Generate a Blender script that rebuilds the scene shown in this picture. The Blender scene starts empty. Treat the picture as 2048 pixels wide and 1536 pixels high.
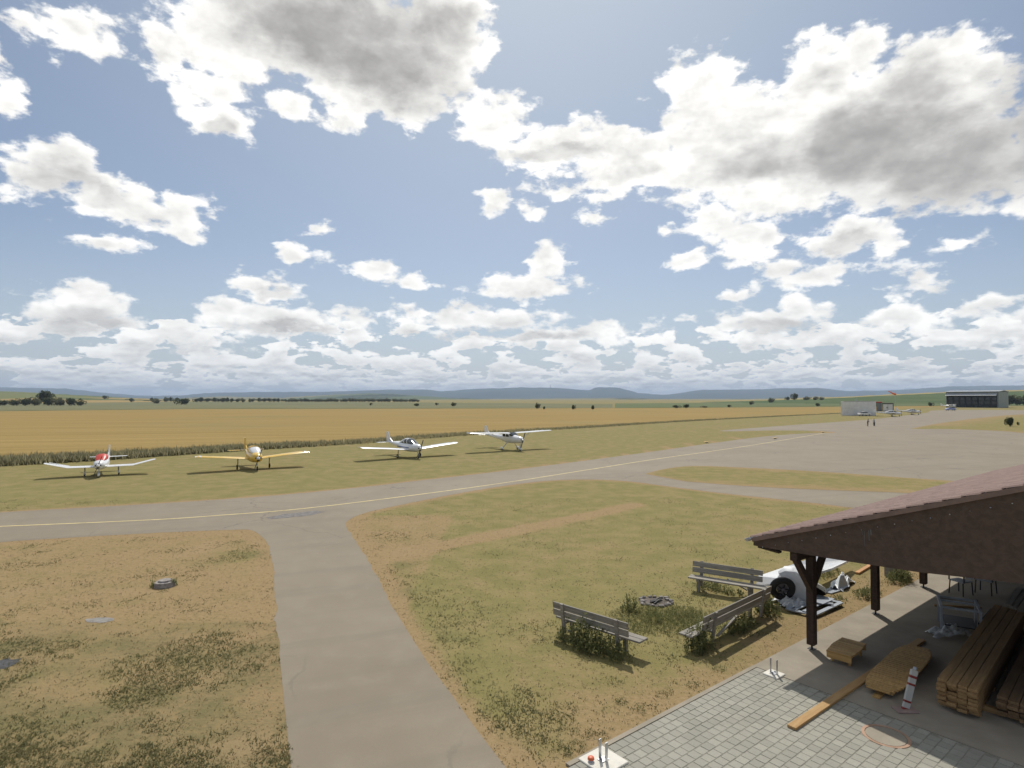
import bpy, bmesh, math, random
import numpy as np
from mathutils import Vector, Matrix, noise
R = math.radians
random.seed(7); rng = np.random.default_rng(7)
S = bpy.context.scene
COL = S.collection

# ------------------------------------------------------------------ camera
FPX, V0, H = 1200.0, 797.0, 6.3
PITCH = math.atan((V0 - 768.0) / FPX)
cam_d = bpy.data.cameras.new("camera"); cam = bpy.data.objects.new("camera", cam_d); COL.objects.link(cam)
cam_d.sensor_width = 36; cam_d.lens = 36 * FPX / 2048; cam_d.clip_start = 0.1; cam_d.clip_end = 90000
cam.location = (0, 0, H); cam.rotation_euler = (R(90) + PITCH, 0, 0)
S.camera = cam
S.render.resolution_x = 1024; S.render.resolution_y = 768
S.view_settings.view_transform = 'Standard'; S.view_settings.look = 'None'
S.view_settings.exposure = -0.27; S.view_settings.gamma = 1; S.view_settings.use_curve_mapping = False
S.cycles.max_bounces = 6; S.cycles.diffuse_bounces = 3; S.cycles.glossy_bounces = 3
S.cycles.transmission_bounces = 4; S.cycles.volume_bounces = 0; S.cycles.transparent_max_bounces = 8

def ray(u, v):
    x, z, y = (u - 1024) / FPX, -(v - 768) / FPX, 1.0
    c, s = math.cos(PITCH), math.sin(PITCH)
    return x, y * c - z * s, y * s + z * c
def G(u, v, z=0.0):
    """point of the photograph's measured (u, v) at height z"""
    x, y, w = ray(u, v); t = (z - H) / w
    return Vector((x * t, y * t, z))

# ------------------------------------------------------------------ sun and sky
SUN_AZ, SUN_EL = R(2), R(50)            # azimuth from +Y towards +X
sund = bpy.data.lights.new("sun", 'SUN'); sund.energy = 4.6; sund.angle = R(0.53); sund.color = (1.0, 0.955, 0.88)
sun = bpy.data.objects.new("sun", sund); COL.objects.link(sun)
sdir = Vector((math.sin(SUN_AZ) * math.cos(SUN_EL), math.cos(SUN_AZ) * math.cos(SUN_EL), math.sin(SUN_EL)))
sun.rotation_euler = sdir.to_track_quat('Z', 'Y').to_euler(); sun.location = (0, 0, 60)

class NT:
    """small node builder"""
    def __init__(s, t): s.t = t
    def n(s, typ, **kw):
        nd = s.t.nodes.new(typ)
        for k, v in kw.items():
            if k == 'inp':
                for i, val in v.items():
                    sock = nd.inputs[i]
                    if isinstance(val, bpy.types.NodeSocket): s.t.links.new(val, sock)
                    else: sock.default_value = val
            else: setattr(nd, k, v)
        return nd
    def m(s, op, a, b=None, c=None, clamp=False):
        nd = s.t.nodes.new('ShaderNodeMath'); nd.operation = op; nd.use_clamp = clamp
        for i, val in enumerate((a, b, c)):
            if val is None: continue
            if isinstance(val, bpy.types.NodeSocket): s.t.links.new(val, nd.inputs[i])
            else: nd.inputs[i].default_value = val
        return nd.outputs[0]
    def vm(s, op, a, b=None, c=None, out=0):
        nd = s.t.nodes.new('ShaderNodeVectorMath'); nd.operation = op
        for i, val in enumerate((a, b, c)):
            if val is None: continue
            if isinstance(val, bpy.types.NodeSocket): s.t.links.new(val, nd.inputs[i])
            else: nd.inputs[i].default_value = val
        return nd.outputs[out]
    def noise(s, vec, scale, detail=4, rough=.55, dist=0, col=False):
        nd = s.n('ShaderNodeTexNoise', inp={'Scale': scale, 'Detail': detail, 'Roughness': rough, 'Distortion': dist})
        if vec is not None: s.t.links.new(vec, nd.inputs['Vector'])
        return nd.outputs['Color' if col else 'Fac']
    def ss(s, x, a, b, lo=0., hi=1.):
        nd = s.n('ShaderNodeMapRange', interpolation_type='SMOOTHSTEP', inp={0: x, 1: a, 2: b, 3: lo, 4: hi})
        return nd.outputs[0]
    def mix(s, f, a, b, typ='MIX'):
        nd = s.t.nodes.new('ShaderNodeMix'); nd.data_type = 'RGBA'; nd.blend_type = typ; nd.clamp_factor = True
        for i, val in ((0, f), (6, a), (7, b)):
            if isinstance(val, bpy.types.NodeSocket): s.t.links.new(val, nd.inputs[i])
            elif i == 0: nd.inputs[i].default_value = val
            else: nd.inputs[i].default_value = (*val[:3], 1)
        return nd.outputs[2]

W = bpy.data.worlds.new("World"); S.world = W; W.use_nodes = True
t = W.node_tree; t.nodes.clear(); N = NT(t)
SKY_STRENGTH = 0.1   # fixed
def build_sky():
    sky = N.n('ShaderNodeTexSky', sky_type='NISHITA', sun_disc=False, sun_elevation=SUN_EL, sun_rotation=SUN_AZ,
              altitude=700, air_density=1.0, dust_density=1.2, ozone_density=1.3)
    d = N.n('ShaderNodeTexCoord').outputs['Generated']
    sp = N.n('ShaderNodeSeparateXYZ', inp={0: d}).outputs
    az = N.m('ARCTAN2', sp[0], sp[1]); el = N.m('ARCSINE', sp[2])
    p0 = N.n('ShaderNodeCombineXYZ', inp={0: az, 1: el}).outputs[0]
    p2 = N.n('ShaderNodeCombineXYZ', inp={0: az, 1: N.m('MULTIPLY', el, 1.7), 2: 3.1}).outputs[0]
    # warp for ragged, cauliflower outlines
    w1 = N.vm('SUBTRACT', N.noise(p2, 9, 2, .5, col=True), (.5, .5, .5))
    w2 = N.vm('SUBTRACT', N.noise(p2, 34, 3, .6, col=True), (.5, .5, .5))
    pw = N.vm('MULTIPLY_ADD', w1, (.058, .042, 0), p0)
    pw = N.vm('MULTIPLY_ADD', w2, (.032, .025, 0), pw)
    blobs = [(640,50,320,100),(760,140,200,95),(455,95,160,58),(885,70,105,105),(430,178,100,38),(590,215,60,30),(700,235,50,25),(835,215,55,45),(530,15,180,60),(940,20,60,50),
     (445,240,82,40),(320,112,36,24),(150,62,115,45),(40,190,40,42),(-60,110,70,60),(60,355,70,45),(130,330,90,48),(190,390,90,50),(280,420,110,48),(375,430,62,52),(225,490,52,17),
     (640,470,32,14),(600,515,50,18),(575,495,30,10),(525,572,62,26),(560,640,140,30),(450,610,50,22),(165,605,120,36),(230,645,90,24),(718,645,42,20),(760,545,45,24),(810,565,55,22),
     (1060,575,110,26),(1095,530,45,38),(940,640,170,26),(830,632,80,22),(1140,668,150,20),(985,405,38,22),(1050,435,35,16),(1190,435,32,14),(1135,385,60,18),
     (1000,245,100,50),(1030,220,45,28),(1130,290,150,55),(1270,325,150,65),(1390,180,85,70),(1460,290,190,115),(1640,155,85,85),(1720,110,70,50),(1700,280,230,140),(1900,330,190,100),(1880,180,170,110),
     (1440,440,65,45),(1490,490,75,42),(1550,385,190,55),(1700,470,110,42),(1640,550,130,26),(1560,535,60,22),(1780,500,40,25),(1930,483,60,18),(1380,522,55,14),(1328,460,24,12),
     (1525,640,125,32),(1590,615,60,24),(1380,645,28,10),(1822,578,52,18),(1840,635,130,32),(1850,672,90,18),(1485,587,35,8),(2000,600,60,20),(2100,300,120,160),(2060,660,110,45),(300,665,80,14),(440,690,70,14)]
    fld = None
    for (u, v, ru, rv) in blobs:
        x, y, z = ray(u, v); L = math.sqrt(x*x+y*y+z*z)
        a0, e0 = math.atan2(x, y), math.asin(z / L); k = math.cos(math.atan((u-1024)/FPX))
        ra = ru / FPX * k * k; re = rv / FPX * k
        if rv < 40: ra *= 1.06; re *= 1.12
        q = N.vm('MULTIPLY_ADD', pw, (1/ra, 1/re, 0), (-a0/ra, -e0/re, 0))
        ln = N.vm('LENGTH', q, out=1)
        # size-aware distance (in radians) so small and large clouds have equally crisp rims
        dd = N.m('MULTIPLY_ADD', ln, min(ra, re) ** .6, -min(ra, re) ** .6)
        fld = dd if fld is None else N.m('SMOOTH_MIN', fld, dd, .008)
    fld = N.m('MULTIPLY', fld, -1.0)                                # >0 inside
    # the rest of the sky: scattered cumulus of the same kind, thinning to none where the blobs rule
    den = N.m('ADD', N.m('MAXIMUM', sp[2], 0.0), .10)
    lay = N.n('ShaderNodeCombineXYZ', inp={0: N.m('DIVIDE', sp[0], den), 1: N.m('DIVIDE', sp[1], den)}).outputs[0]
    gen = N.noise(lay, 1.15, 6, .55)
    gen = N.m('MULTIPLY_ADD', gen, 1.6, -.85)
    outside = N.m('MAXIMUM', N.ss(N.m('ABSOLUTE', az), .74, .95), N.ss(el, .66, .82))
    fld = N.m('MAXIMUM', fld, N.m('ADD', gen, N.m('MULTIPLY_ADD', outside, 1.0, -1.0)))
    # low banks of cloud over the horizon, in two depths
    def bank(scale, ys, z, off, lo0, lo1, hi0, hi1):
        hb = N.n('ShaderNodeCombineXYZ', inp={0: az, 1: N.m('MULTIPLY', el, ys), 2: z}).outputs[0]
        a = N.noise(hb, scale, 7, .54); b = N.noise(N.vm('ADD', hb, (0, .35/scale, 0)), scale, 5, .5)
        f = N.m('MULTIPLY_ADD', a, 1.5, off)
        gate = N.m('MINIMUM', N.ss(el, hi1, hi0), N.ss(el, lo0, lo1))
        return N.m('ADD', f, N.m('MULTIPLY_ADD', gate, .8, -.8)), N.m('MULTIPLY', N.m('SUBTRACT', a, b), 1.7)
    b1, rl1 = bank(13, 2.2, 9.0, -.73, -.02, .03, .105, .165)
    b2, rl2 = bank(26, 3.4, 4.0, -.70, -.03, -.01, .045, .085)
    low = N.ss(el, .15, .09)
    isb = N.m('MULTIPLY', low, N.m('GREATER_THAN', N.m('MAXIMUM', b1, b2), fld))
    rlb = N.m('MULTIPLY', N.m('ADD', N.m('MULTIPLY', rl1, N.ss(el, .03, .07)), N.m('MULTIPLY', rl2, N.ss(el, .07, .03))), 1.0)
    fld = N.m('MAXIMUM', fld, N.m('MAXIMUM', b1, b2))
    fb = N.noise(p2, 24, 8, .56)
    fld2 = N.m('ADD', fld, N.m('MULTIPLY_ADD', fb, .32, -.150))
    alpha = N.ss(fld2, .00, .06)
    # light: relief lit from the sun's side, bright rims, grey thick cores
    s1 = N.vm('ADD', p2, (.0, .030, 0))
    r1 = N.m('SUBTRACT', N.noise(p2, 11, 7, .58), N.noise(s1, 11, 7, .58))
    s2 = N.vm('ADD', p2, (.004, .014, 0))
    r2 = N.m('SUBTRACT', N.noise(p2, 24, 5, .5), N.noise(s2, 24, 5, .5))
    relief = N.m('ADD', N.m('MULTIPLY', r1, 1.15), N.m('MULTIPLY', r2, .55))
    relief = N.m('ADD', N.m('MULTIPLY', relief, N.m('MULTIPLY_ADD', isb, -.6, 1.0)), N.m('MULTIPLY', rlb, isb))
    big = N.noise(p2, 5, 5, .55)
    tf = N.m('ADD', fld2, N.m('MULTIPLY_ADD', big, .30, -.15))
    thick = N.ss(tf, .04, .17)
    # the thick parts of the big clouds, seen against the sun
    cf = None
    for (u, v, ru, rv) in [(690,40,260,120),(800,140,150,80),(560,130,60,40),(900,60,70,60),(1540,315,150,42),(1740,290,200,95),(1930,330,240,110),(2080,250,150,160),(1830,180,90,60),(110,360,85,42),(200,400,60,24),(165,640,130,26),(560,650,120,18),(540,585,45,14),(1540,655,110,18),(1690,490,80,24),(1000,668,200,12),(440,250,40,22),(1110,310,130,18)]:
        x, y, z = ray(u, v); L = math.sqrt(x*x+y*y+z*z); a0, e0 = math.atan2(x, y), math.asin(z / L); k = math.cos(math.atan((u-1024)/FPX))
        ra = ru / FPX * k * k * 1.25; re = rv / FPX * k * 1.25
        ln = N.vm('LENGTH', N.vm('MULTIPLY_ADD', pw, (1/ra, 1/re, 0), (-a0/ra, -e0/re, 0)), out=1)
        w_ = N.ss(ln, 1.0, .35, 0., 1.0 if rv > 60 else .66)
        cf = w_ if cf is None else N.m('MAXIMUM', cf, w_)
    gen_c = N.m('MULTIPLY', outside, N.ss(N.m('ADD', fld, N.m('MULTIPLY_ADD', big, .34, -.17)), .05, .20))
    core = N.m('MAXIMUM', cf, gen_c)
    core = N.m('MULTIPLY', core, N.ss(big, .12, .55, .72, 1.1))
    relief = N.m('MULTIPLY', relief, N.m('MULTIPLY_ADD', core, -.6, 1.0))
    lum = N.m('ADD', N.m('MULTIPLY_ADD', thick, -.20, 1.17), relief)
    lum = N.m('ADD', lum, N.m('MULTIPLY', core, -.46))
    lum = N.m("MINIMUM", N.m("MAXIMUM", lum, .42), 1.25)
    lum = N.m('MULTIPLY', lum, N.ss(el, -.02, .12, .90, 1.0))
    warm = N.mix(N.ss(lum, .40, .90), (.98, .955, .92), (1.0, .985, .945))
    cl = N.vm('SCALE', warm); N.t.links.new(N.m('MULTIPLY', lum, 1 / SKY_STRENGTH * 1.18), cl.node.inputs['Scale'])
    # clear air: whitish aureole below the sun
    sv = N.vm('DOT_PRODUCT', d, tuple(sdir), out=1)
    aur = N.m('POWER', N.m('MAXIMUM', sv, 0.0), 5.0)
    base = N.vm('MULTIPLY', sky.outputs[0], (1.10, 1.04, 1.02))
    hz = N.ss(el, .26, .0)
    base = N.mix(N.m('MULTIPLY', hz, .55), base, (6.3, 7.2, 8.2))
    base = N.mix(N.m('MULTIPLY', aur, .75, clamp=True), base, (6.6, 7.9, 8.8))
    res = N.mix(alpha, base, cl)
    gnd = N.mix(N.ss(sp[2], -.01, .0), (2.4, 2.2, 1.7), res)
    bg = N.n('ShaderNodeBackground', inp={'Color': gnd, 'Strength': SKY_STRENGTH})
    out = N.n('ShaderNodeOutputWorld'); t.links.new(bg.outputs[0], out.inputs[0])
build_sky()
W.cycles.sampling_method = 'MANUAL'; W.cycles.sample_map_resolution = 512

# ------------------------------------------------------------------ helpers
def tag(o, label=None, cat=None, group=None, kind=None):
    for k, v in (('label', label), ('category', cat), ('group', group), ('kind', kind)):
        if v: o[k] = v
    return o
def empty(name, loc, rz=0, label=None, cat=None, group=None):
    o = bpy.data.objects.new(name, None); COL.objects.link(o); o.location = loc; o.rotation_euler = (0, 0, rz)
    o.empty_display_size = .2
    return tag(o, label, cat, group)
def link(name, me, parent=None, loc=None, rot=None, sc=None):
    o = bpy.data.objects.new(name, me); COL.objects.link(o)
    if parent: o.parent = parent
    if loc is not None: o.location = loc
    if rot is not None: o.rotation_euler = rot
    if sc is not None: o.scale = sc
    return o
def fill(me, m):
    if m is not None:
        for x in (m if isinstance(m, (list, tuple)) else [m]): me.materials.append(x)
def pyd(name, v, f, m=None, smooth=False):
    me = bpy.data.meshes.new(name); me.from_pydata([tuple(map(float, x)) for x in v], [], f); fill(me, m)
    if smooth: me.polygons.foreach_set('use_smooth', [True] * len(me.polygons))
    me.update(); return me
def arrmesh(name, V, F, m=None):
    """V (n,3), F (k, s) numpy"""
    me = bpy.data.meshes.new(name); k, s = F.shape
    me.vertices.add(len(V)); me.vertices.foreach_set('co', V.astype(np.float32).ravel())
    me.loops.add(k * s); me.loops.foreach_set('vertex_index', F.astype(np.int32).ravel())
    me.polygons.add(k); me.polygons.foreach_set('loop_start', np.arange(0, k * s, s, dtype=np.int32))
    fill(me, m); me.update(calc_edges=True); return me
def bm_mesh(name, bm, m=None, smooth=False):
    me = bpy.data.meshes.new(name); bmesh.ops.recalc_face_normals(bm, faces=bm.faces); bm.to_mesh(me); bm.free(); fill(me, m)
    if smooth:
        me.polygons.foreach_set('use_smooth', [True] * len(me.polygons))
        try: me.set_sharp_from_angle(angle=R(38))
        except Exception: pass
    return me
def bx(bm, c, s, rot=None, bev=0.0):
    r = bmesh.ops.create_cube(bm, size=1); vs = r['verts']
    bmesh.ops.scale(bm, vec=s, verts=vs)
    if bev:
        es = list({e for v in vs for e in v.link_edges})
        g = bmesh.ops.bevel(bm, geom=es, offset=bev, segments=1, affect='EDGES')
        vs = list({v for f in g['faces'] for v in f.verts} | {v for v in vs if v.is_valid})
    if rot is not None: bmesh.ops.transform(bm, matrix=rot.to_4x4(), verts=vs)
    bmesh.ops.translate(bm, vec=c, verts=vs); return vs
def cyl(bm, p0, p1, r0, r1=None, n=12, caps=True):
    p0, p1 = Vector(p0), Vector(p1); r1 = r0 if r1 is None else r1
    d = p1 - p0; q = d.to_track_quat('Z', 'Y').to_matrix()
    a = [bm.verts.new(p0 + q @ Vector((r0*math.cos(2*math.pi*i/n), r0*math.sin(2*math.pi*i/n), 0))) for i in range(n)]
    b = [bm.verts.new(p1 + q @ Vector((r1*math.cos(2*math.pi*i/n), r1*math.sin(2*math.pi*i/n), 0))) for i in range(n)]
    for i in range(n): bm.faces.new((a[i], a[(i+1) % n], b[(i+1) % n], b[i]))
    if caps: bm.faces.new(a[::-1]); bm.faces.new(b)
def beam(bm, p0, p1, w, h, up=(0, 0, 1), bev=0):
    """box from p0 to p1, w across, h along up"""
    p0, p1 = Vector(p0), Vector(p1); d = p1 - p0; L = d.length; x = d.normalized()
    y = Vector(up).cross(x).normalized(); z = x.cross(y)
    M = Matrix((x, y, z)).transposed()
    return bx(bm, (p0 + p1) / 2, (L, w, h), M, bev)
def mk(name, fn, m, parent=None, smooth=False, loc=None, rot=None):
    bm = bmesh.new(); fn(bm); return link(name, bm_mesh(name, bm, m, smooth), parent, loc, rot)
def torus_bm(bm, r, rr, n=24, k=8, axis='Y'):
    rings = []
    for i in range(n):
        a = 2*math.pi*i/n; ring = []
        for j in range(k):
            b = 2*math.pi*j/k; q = r + rr*math.cos(b); w = rr*.85*math.sin(b)
            ring.append(bm.verts.new((q*math.cos(a), w, q*math.sin(a))))
        rings.append(ring)
    for i in range(n):
        for j in range(k):
            bm.faces.new((rings[i][j], rings[(i+1) % n][j], rings[(i+1) % n][(j+1) % k], rings[i][(j+1) % k]))
def poly_mesh(name, pts, m, z):
    bm = bmesh.new(); vs = [bm.verts.new((p[0], p[1], z)) for p in pts]
    f = bm.faces.new(vs); f.normal_update()
    if f.normal.z < 0: f.normal_flip()
    bmesh.ops.triangulate(bm, faces=[f]); me = bpy.data.meshes.new(name); bm.to_mesh(me); bm.free(); fill(me, m); return me
def smooth_poly(px, n=6, closed=False):
    """Catmull-Rom through pixel points -> ground points"""
    P = [Vector(p) for p in px]; out = []
    for i in range(len(P) - 1):
        a, b, c, d = P[max(i-1, 0)], P[i], P[i+1], P[min(i+2, len(P)-1)]
        for k in range(n):
            s = k / n
            out.append(.5*((2*b)+(c-a)*s+(2*a-5*b+4*c-d)*s*s+(3*b-a-3*c+d)*s**3))
    out.append(P[-1]); return out
def gp(px, n=6):
    return [G(p[0], p[1]) for p in smooth_poly(px, n)]

# ------------------------------------------------------------------ materials
def mat(name, fn=None, col=(.5, .5, .5), rough=.6, metal=0, spec=.4, var=0, vs=3.0, bump=0, bs=30, coat=0):
    m = bpy.data.materials.new(name); m.use_nodes = True; tt = m.node_tree; n = NT(tt)
    b = tt.nodes['Principled BSDF']
    b.inputs['Roughness'].default_value = rough; b.inputs['Metallic'].default_value = metal
    b.inputs['Specular IOR Level'].default_value = spec; b.inputs['Coat Weight'].default_value = coat
    b.inputs['Base Color'].default_value = (*col, 1)
    oc = n.n('ShaderNodeTexCoord').outputs['Object']
    if var:
        f = n.noise(oc, vs, 5, .6)
        c2 = tuple(x * (1 - var) for x in col); c3 = tuple(min(.9, x * (1 + var)) for x in col)
        tt.links.new(n.mix(n.ss(f, .3, .7), c2, c3), b.inputs['Base Color'])
    if bump:
        bp = n.n('ShaderNodeBump', inp={'Strength': bump, 'Distance': .02, 'Height': n.noise(oc, bs, 4, .6)})
        tt.links.new(bp.outputs[0], b.inputs['Normal'])
    if fn: fn(n, tt, b, oc)
    return m
def wood(name, c1, c2, rough=.8, scale=(2, 2, 2), grain=14, spec=.2, axis=0):
    def fn(n, tt, b, oc):
        sc = [grain, grain, grain]; sc[axis] = .9
        v = n.vm('MULTIPLY', oc, tuple(sc))
        rnd = n.n('ShaderNodeObjectInfo').outputs['Random']
        v = n.vm('ADD', v, n.n('ShaderNodeCombineXYZ', inp={0: n.m('MULTIPLY', rnd, 37.), 1: n.m('MULTIPLY', rnd, 11.), 2: 0}).outputs[0])
        f = n.noise(v, 1.5, 6, .65, .4)
        c = n.mix(n.ss(f, .32, .68), c1, c2)
        c = n.mix(n.m('MULTIPLY_ADD', rnd, .4, 0.0), c, tuple(x * .62 for x in c1))
        tt.links.new(c, b.inputs['Base Color'])
        bp = n.n('ShaderNodeBump', inp={'Strength': .35, 'Distance': .01, 'Height': f}); tt.links.new(bp.outputs[0], b.inputs['Normal'])
    return mat(name, fn, rough=rough, spec=spec)

def ground_fn(n, tt, b, oc):
    at = lambda k: n.n('ShaderNodeAttribute', attribute_name=k).outputs['Fac']
    dry, lush = at('dry'), at('lush')
    big = n.noise(oc, .11, 5, .6); mid = n.noise(oc, .8, 6, .62); fine = n.noise(oc, 7, 6, .7); vfine = n.noise(oc, 34, 4, .7)
    green = n.mix(n.ss(mid, .3, .7), (.188, .170, .062), (.248, .208, .086))
    tan = n.mix(n.ss(fine, .3, .72), (.268, .186, .092), (.335, .238, .126))
    d = n.m('ADD', n.m('ADD', dry, n.m('MULTIPLY_ADD', big, .7, -.35)), n.m('MULTIPLY_ADD', mid, .9, -.45))
    d = n.m('ADD', d, n.m('MULTIPLY_ADD', fine, .7, -.35))
    c = n.mix(n.ss(d, .22, .88), green, tan)
    # darker clover and weed patches
    pt = n.m('ADD', n.m('MULTIPLY_ADD', n.noise(oc, .42, 4, .6), 1.0, -.5), n.m('MULTIPLY_ADD', fine, .9, -.45))
    pt = n.m('ADD', pt, n.m('MULTIPLY_ADD', lush, .5, -.28))
    pt = n.m('ADD', pt, n.m('MULTIPLY_ADD', vfine, .5, -.25))
    c = n.mix(n.m('MULTIPLY', n.ss(pt, .0, .34), .72), c, (.105, .108, .045))
    bare = n.ss(n.noise(oc, .33, 3, .5), .56, .70)
    c = n.mix(n.m('MULTIPLY', n.m('MULTIPLY', bare, n.ss(d, .2, .6)), .7), c, (.315, .225, .120))
    c = n.mix(n.m('MULTIPLY', n.ss(vfine, .42, .7), .30), c, (.37, .31, .18))
    tt.links.new(c, b.inputs['Base Color'])
    bp = n.n('ShaderNodeBump', inp={'Strength': .6, 'Distance': .04, 'Height': n.m('ADD', fine, n.m('MULTIPLY', vfine, .5))})
    tt.links.new(bp.outputs[0], b.inputs['Normal'])
M_ground = mat('dry_grass_ground', ground_fn, rough=.95, spec=.05)

def asphalt_fn(n, tt, b, oc):
    big = n.noise(oc, .16, 5, .6); mid = n.noise(oc, 1.3, 6, .6); fine = n.noise(oc, 55, 3, .7)
    c = n.mix(n.ss(big, .3, .7), (.222, .184, .132), (.262, .220, .160))
    c = n.mix(n.m('MULTIPLY', n.ss(mid, .45, .75), .35), c, (.30, .26, .195))
    c = n.mix(n.m('MULTIPLY', n.ss(fine, .45, .7), .35), c, (.16, .14, .11))
    st = n.noise(n.vm('MULTIPLY', n.n('ShaderNodeMapping', inp={'Vector': oc, 'Rotation': (0, 0, R(-22))}).outputs[0], (.03, .75, 1)), 1.0, 5, .6)
    c = n.mix(n.m('MULTIPLY', n.ss(st, .48, .66), .30), c, (.175, .15, .118))
    vo = n.n('ShaderNodeTexVoronoi', feature='DISTANCE_TO_EDGE', inp={'Scale': .16, 'Vector': n.vm('MULTIPLY_ADD', n.noise(oc, .9, 4, .6, col=True), (1.2, 1.2, 0), oc)}).outputs[0]
    cr = n.m('MULTIPLY', n.ss(vo, .009, .0), n.ss(n.noise(oc, .09, 2), .45, .6))
    c = n.mix(n.m('MULTIPLY', cr, .6), c, (.09, .085, .075))
    tt.links.new(c, b.inputs['Base Color'])
    bp = n.n('ShaderNodeBump', inp={'Strength': .3, 'Distance': .01, 'Height': fine}); tt.links.new(bp.outputs[0], b.inputs['Normal'])
M_asphalt = mat('weathered_asphalt', asphalt_fn, rough=.82, spec=.25)
def wheat_fn(n, tt, b, oc):
    rot = n.n('ShaderNodeMapping', inp={'Vector': oc, 'Rotation': (0, 0, R(-14))}).outputs[0]
    st = n.noise(n.vm('MULTIPLY', rot, (.012, .30, 1)), 1, 5, .6); big = n.noise(oc, .018, 5, .6); fine = n.noise(oc, 1.6, 5, .7)
    c = n.mix(n.ss(st, .3, .7), (.265, .185, .062), (.345, .242, .092))
    c = n.mix(n.m('MULTIPLY', n.ss(big, .48, .7), .6), c, (.235, .205, .09))
    c = n.mix(n.m('MULTIPLY', n.ss(fine, .4, .7), .35), c, (.21, .15, .06))
    wv = n.n('ShaderNodeSeparateXYZ', inp={0: rot}).outputs[1]
    tr = n.m('PINGPONG', wv, 9.0)
    tr2 = n.m('MULTIPLY', n.ss(tr, .45, .15), .45)
    c = n.mix(tr2, c, (.17, .135, .06))
    tt.links.new(c, b.inputs['Base Color'])
M_wheat = mat('ripe_wheat', wheat_fn, rough=.95, spec=.05)
def field_mat(name, c1, c2, sc=.01, st=(.02, .15, 1)):
    def fn(n, tt, b, oc):
        f = n.noise(n.vm('MULTIPLY', oc, st), 1, 5, .6); g = n.noise(oc, sc, 5, .6)
        c = n.mix(n.ss(f, .3, .7), c1, c2); c = n.mix(n.m('MULTIPLY', n.ss(g, .45, .7), .45), c, tuple(x*.72 for x in c1))
        tt.links.new(c, b.inputs['Base Color'])
    return mat(name, fn, rough=.95, spec=.05)
M_green = field_mat('green_crop', (.105, .135, .058), (.145, .165, .078))
M_green2 = field_mat('dull_green_crop', (.145, .150, .078), (.195, .185, .10))
def hill_fields_fn(cols, wood_c, sc):
    def fn(n, tt, b, oc):
        v = n.vm('MULTIPLY', oc, (sc*.5, sc*.18, 0))
        vo = n.n('ShaderNodeTexVoronoi', inp={'Scale': 1.0, 'Vector': v}).outputs['Color']
        s = n.n('ShaderNodeSeparateColor', inp={0: vo}).outputs
        c = n.mix(n.ss(s[0], .35, .36), cols[0], cols[1]); c = n.mix(n.ss(s[1], .6, .61), c, cols[2])
        w = n.noise(n.vm('MULTIPLY', oc, (1, .5, 1)), sc*1.3, 5, .6)
        c = n.mix(n.ss(w, .54, .57), c, wood_c)
        tt.links.new(c, b.inputs['Base Color'])
    return fn
M_hillL = mat('near_slope_fields', hill_fields_fn([(.27, .21, .09), (.33, .235, .10), (.16, .17, .07)], (.10, .125, .05), .004), rough=.95, spec=.03)
M_mid = mat('mid_hill_fields', hill_fields_fn([(.14, .15, .07), (.20, .18, .085), (.10, .125, .05)], (.035, .05, .025), .0012), rough=.95, spec=.03)
M_far = mat('far_forest_hills', None, (.035, .05, .03), .95, var=.35, vs=.0009, spec=.03)

def leaf_mat(name, c1, c2, trans=.25):
    def fn(n, tt, b, oc):
        g = n.n('ShaderNodeNewGeometry').outputs['Random Per Island']
        ob = n.n('ShaderNodeObjectInfo').outputs['Random']
        c = n.mix(g, c1, c2); c = n.mix(n.m('MULTIPLY', ob, .35), c, tuple(x*.6 for x in c1))
        tt.links.new(c, b.inputs['Base Color'])
        tl = n.n('ShaderNodeBsdfTranslucent', inp={'Color': c}); mx = n.n('ShaderNodeMixShader', inp={0: trans})
        tt.links.new(b.outputs[0], mx.inputs[1]); tt.links.new(tl.outputs[0], mx.inputs[2])
        tt.links.new(mx.outputs[0], tt.nodes['Material Output'].inputs[0])
    return mat(name, fn, rough=.7, spec=.2)
M_leaf = leaf_mat('tree_leaves', (.060, .078, .032), (.13, .145, .062), .45)
M_leaf2 = leaf_mat('paler_leaves', (.105, .118, .058), (.19, .19, .10), .5)
M_weed = leaf_mat('weed_leaves', (.120, .138, .048), (.27, .265, .12), .48)
M_tuft = leaf_mat('clover_tufts', (.150, .152, .066), (.26, .235, .115), .5)
M_straw = leaf_mat('dry_straw_blades', (.24, .20, .10), (.38, .31, .17), .3)
M_verge = leaf_mat('rough_verge_stalks', (.19, .18, .10), (.32, .29, .17), .6)
M_bark = mat('bark', None, (.09, .07, .05), .9, var=.3, vs=8)
M_brown = wood('brown_stained_timber', (.050, .032, .024), (.082, .054, .040), .75)
M_brownp = wood('brown_stained_board', (.088, .060, .046), (.128, .088, .068), .7, grain=5)
M_grey = wood('weathered_grey_wood', (.24, .22, .19), (.40, .37, .32), .85)
M_pine = wood('fresh_pine', (.42, .25, .10), (.55, .35, .16), .65)
M_larch = wood('larch_slats', (.44, .26, .09), (.60, .38, .15), .6)
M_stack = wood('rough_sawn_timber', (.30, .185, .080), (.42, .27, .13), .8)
M_zinc = mat('zinc_steel', None, (.50, .51, .53), .38, .8, var=.15, vs=6)
M_darkm = mat('dark_metal', None, (.05, .05, .055), .5, .5)
M_rubber = mat('tyre_rubber', None, (.022, .021, .022), .8, bump=.3, bs=40)
M_white = mat('white_aircraft_paint', None, (.80, .80, .79), .22, 0, .5, var=.03, coat=.4)
M_cream = mat('cream_paint', None, (.74, .70, .60), .35, var=.05)
M_yellow = mat('yellow_paint', None, (.75, .48, .06), .28, 0, .5, var=.05, coat=.3)
M_red = mat('red_paint', None, (.55, .05, .03), .4, var=.06)
M_blue = mat('blue_stripe', None, (.04, .08, .28), .3)
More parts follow.
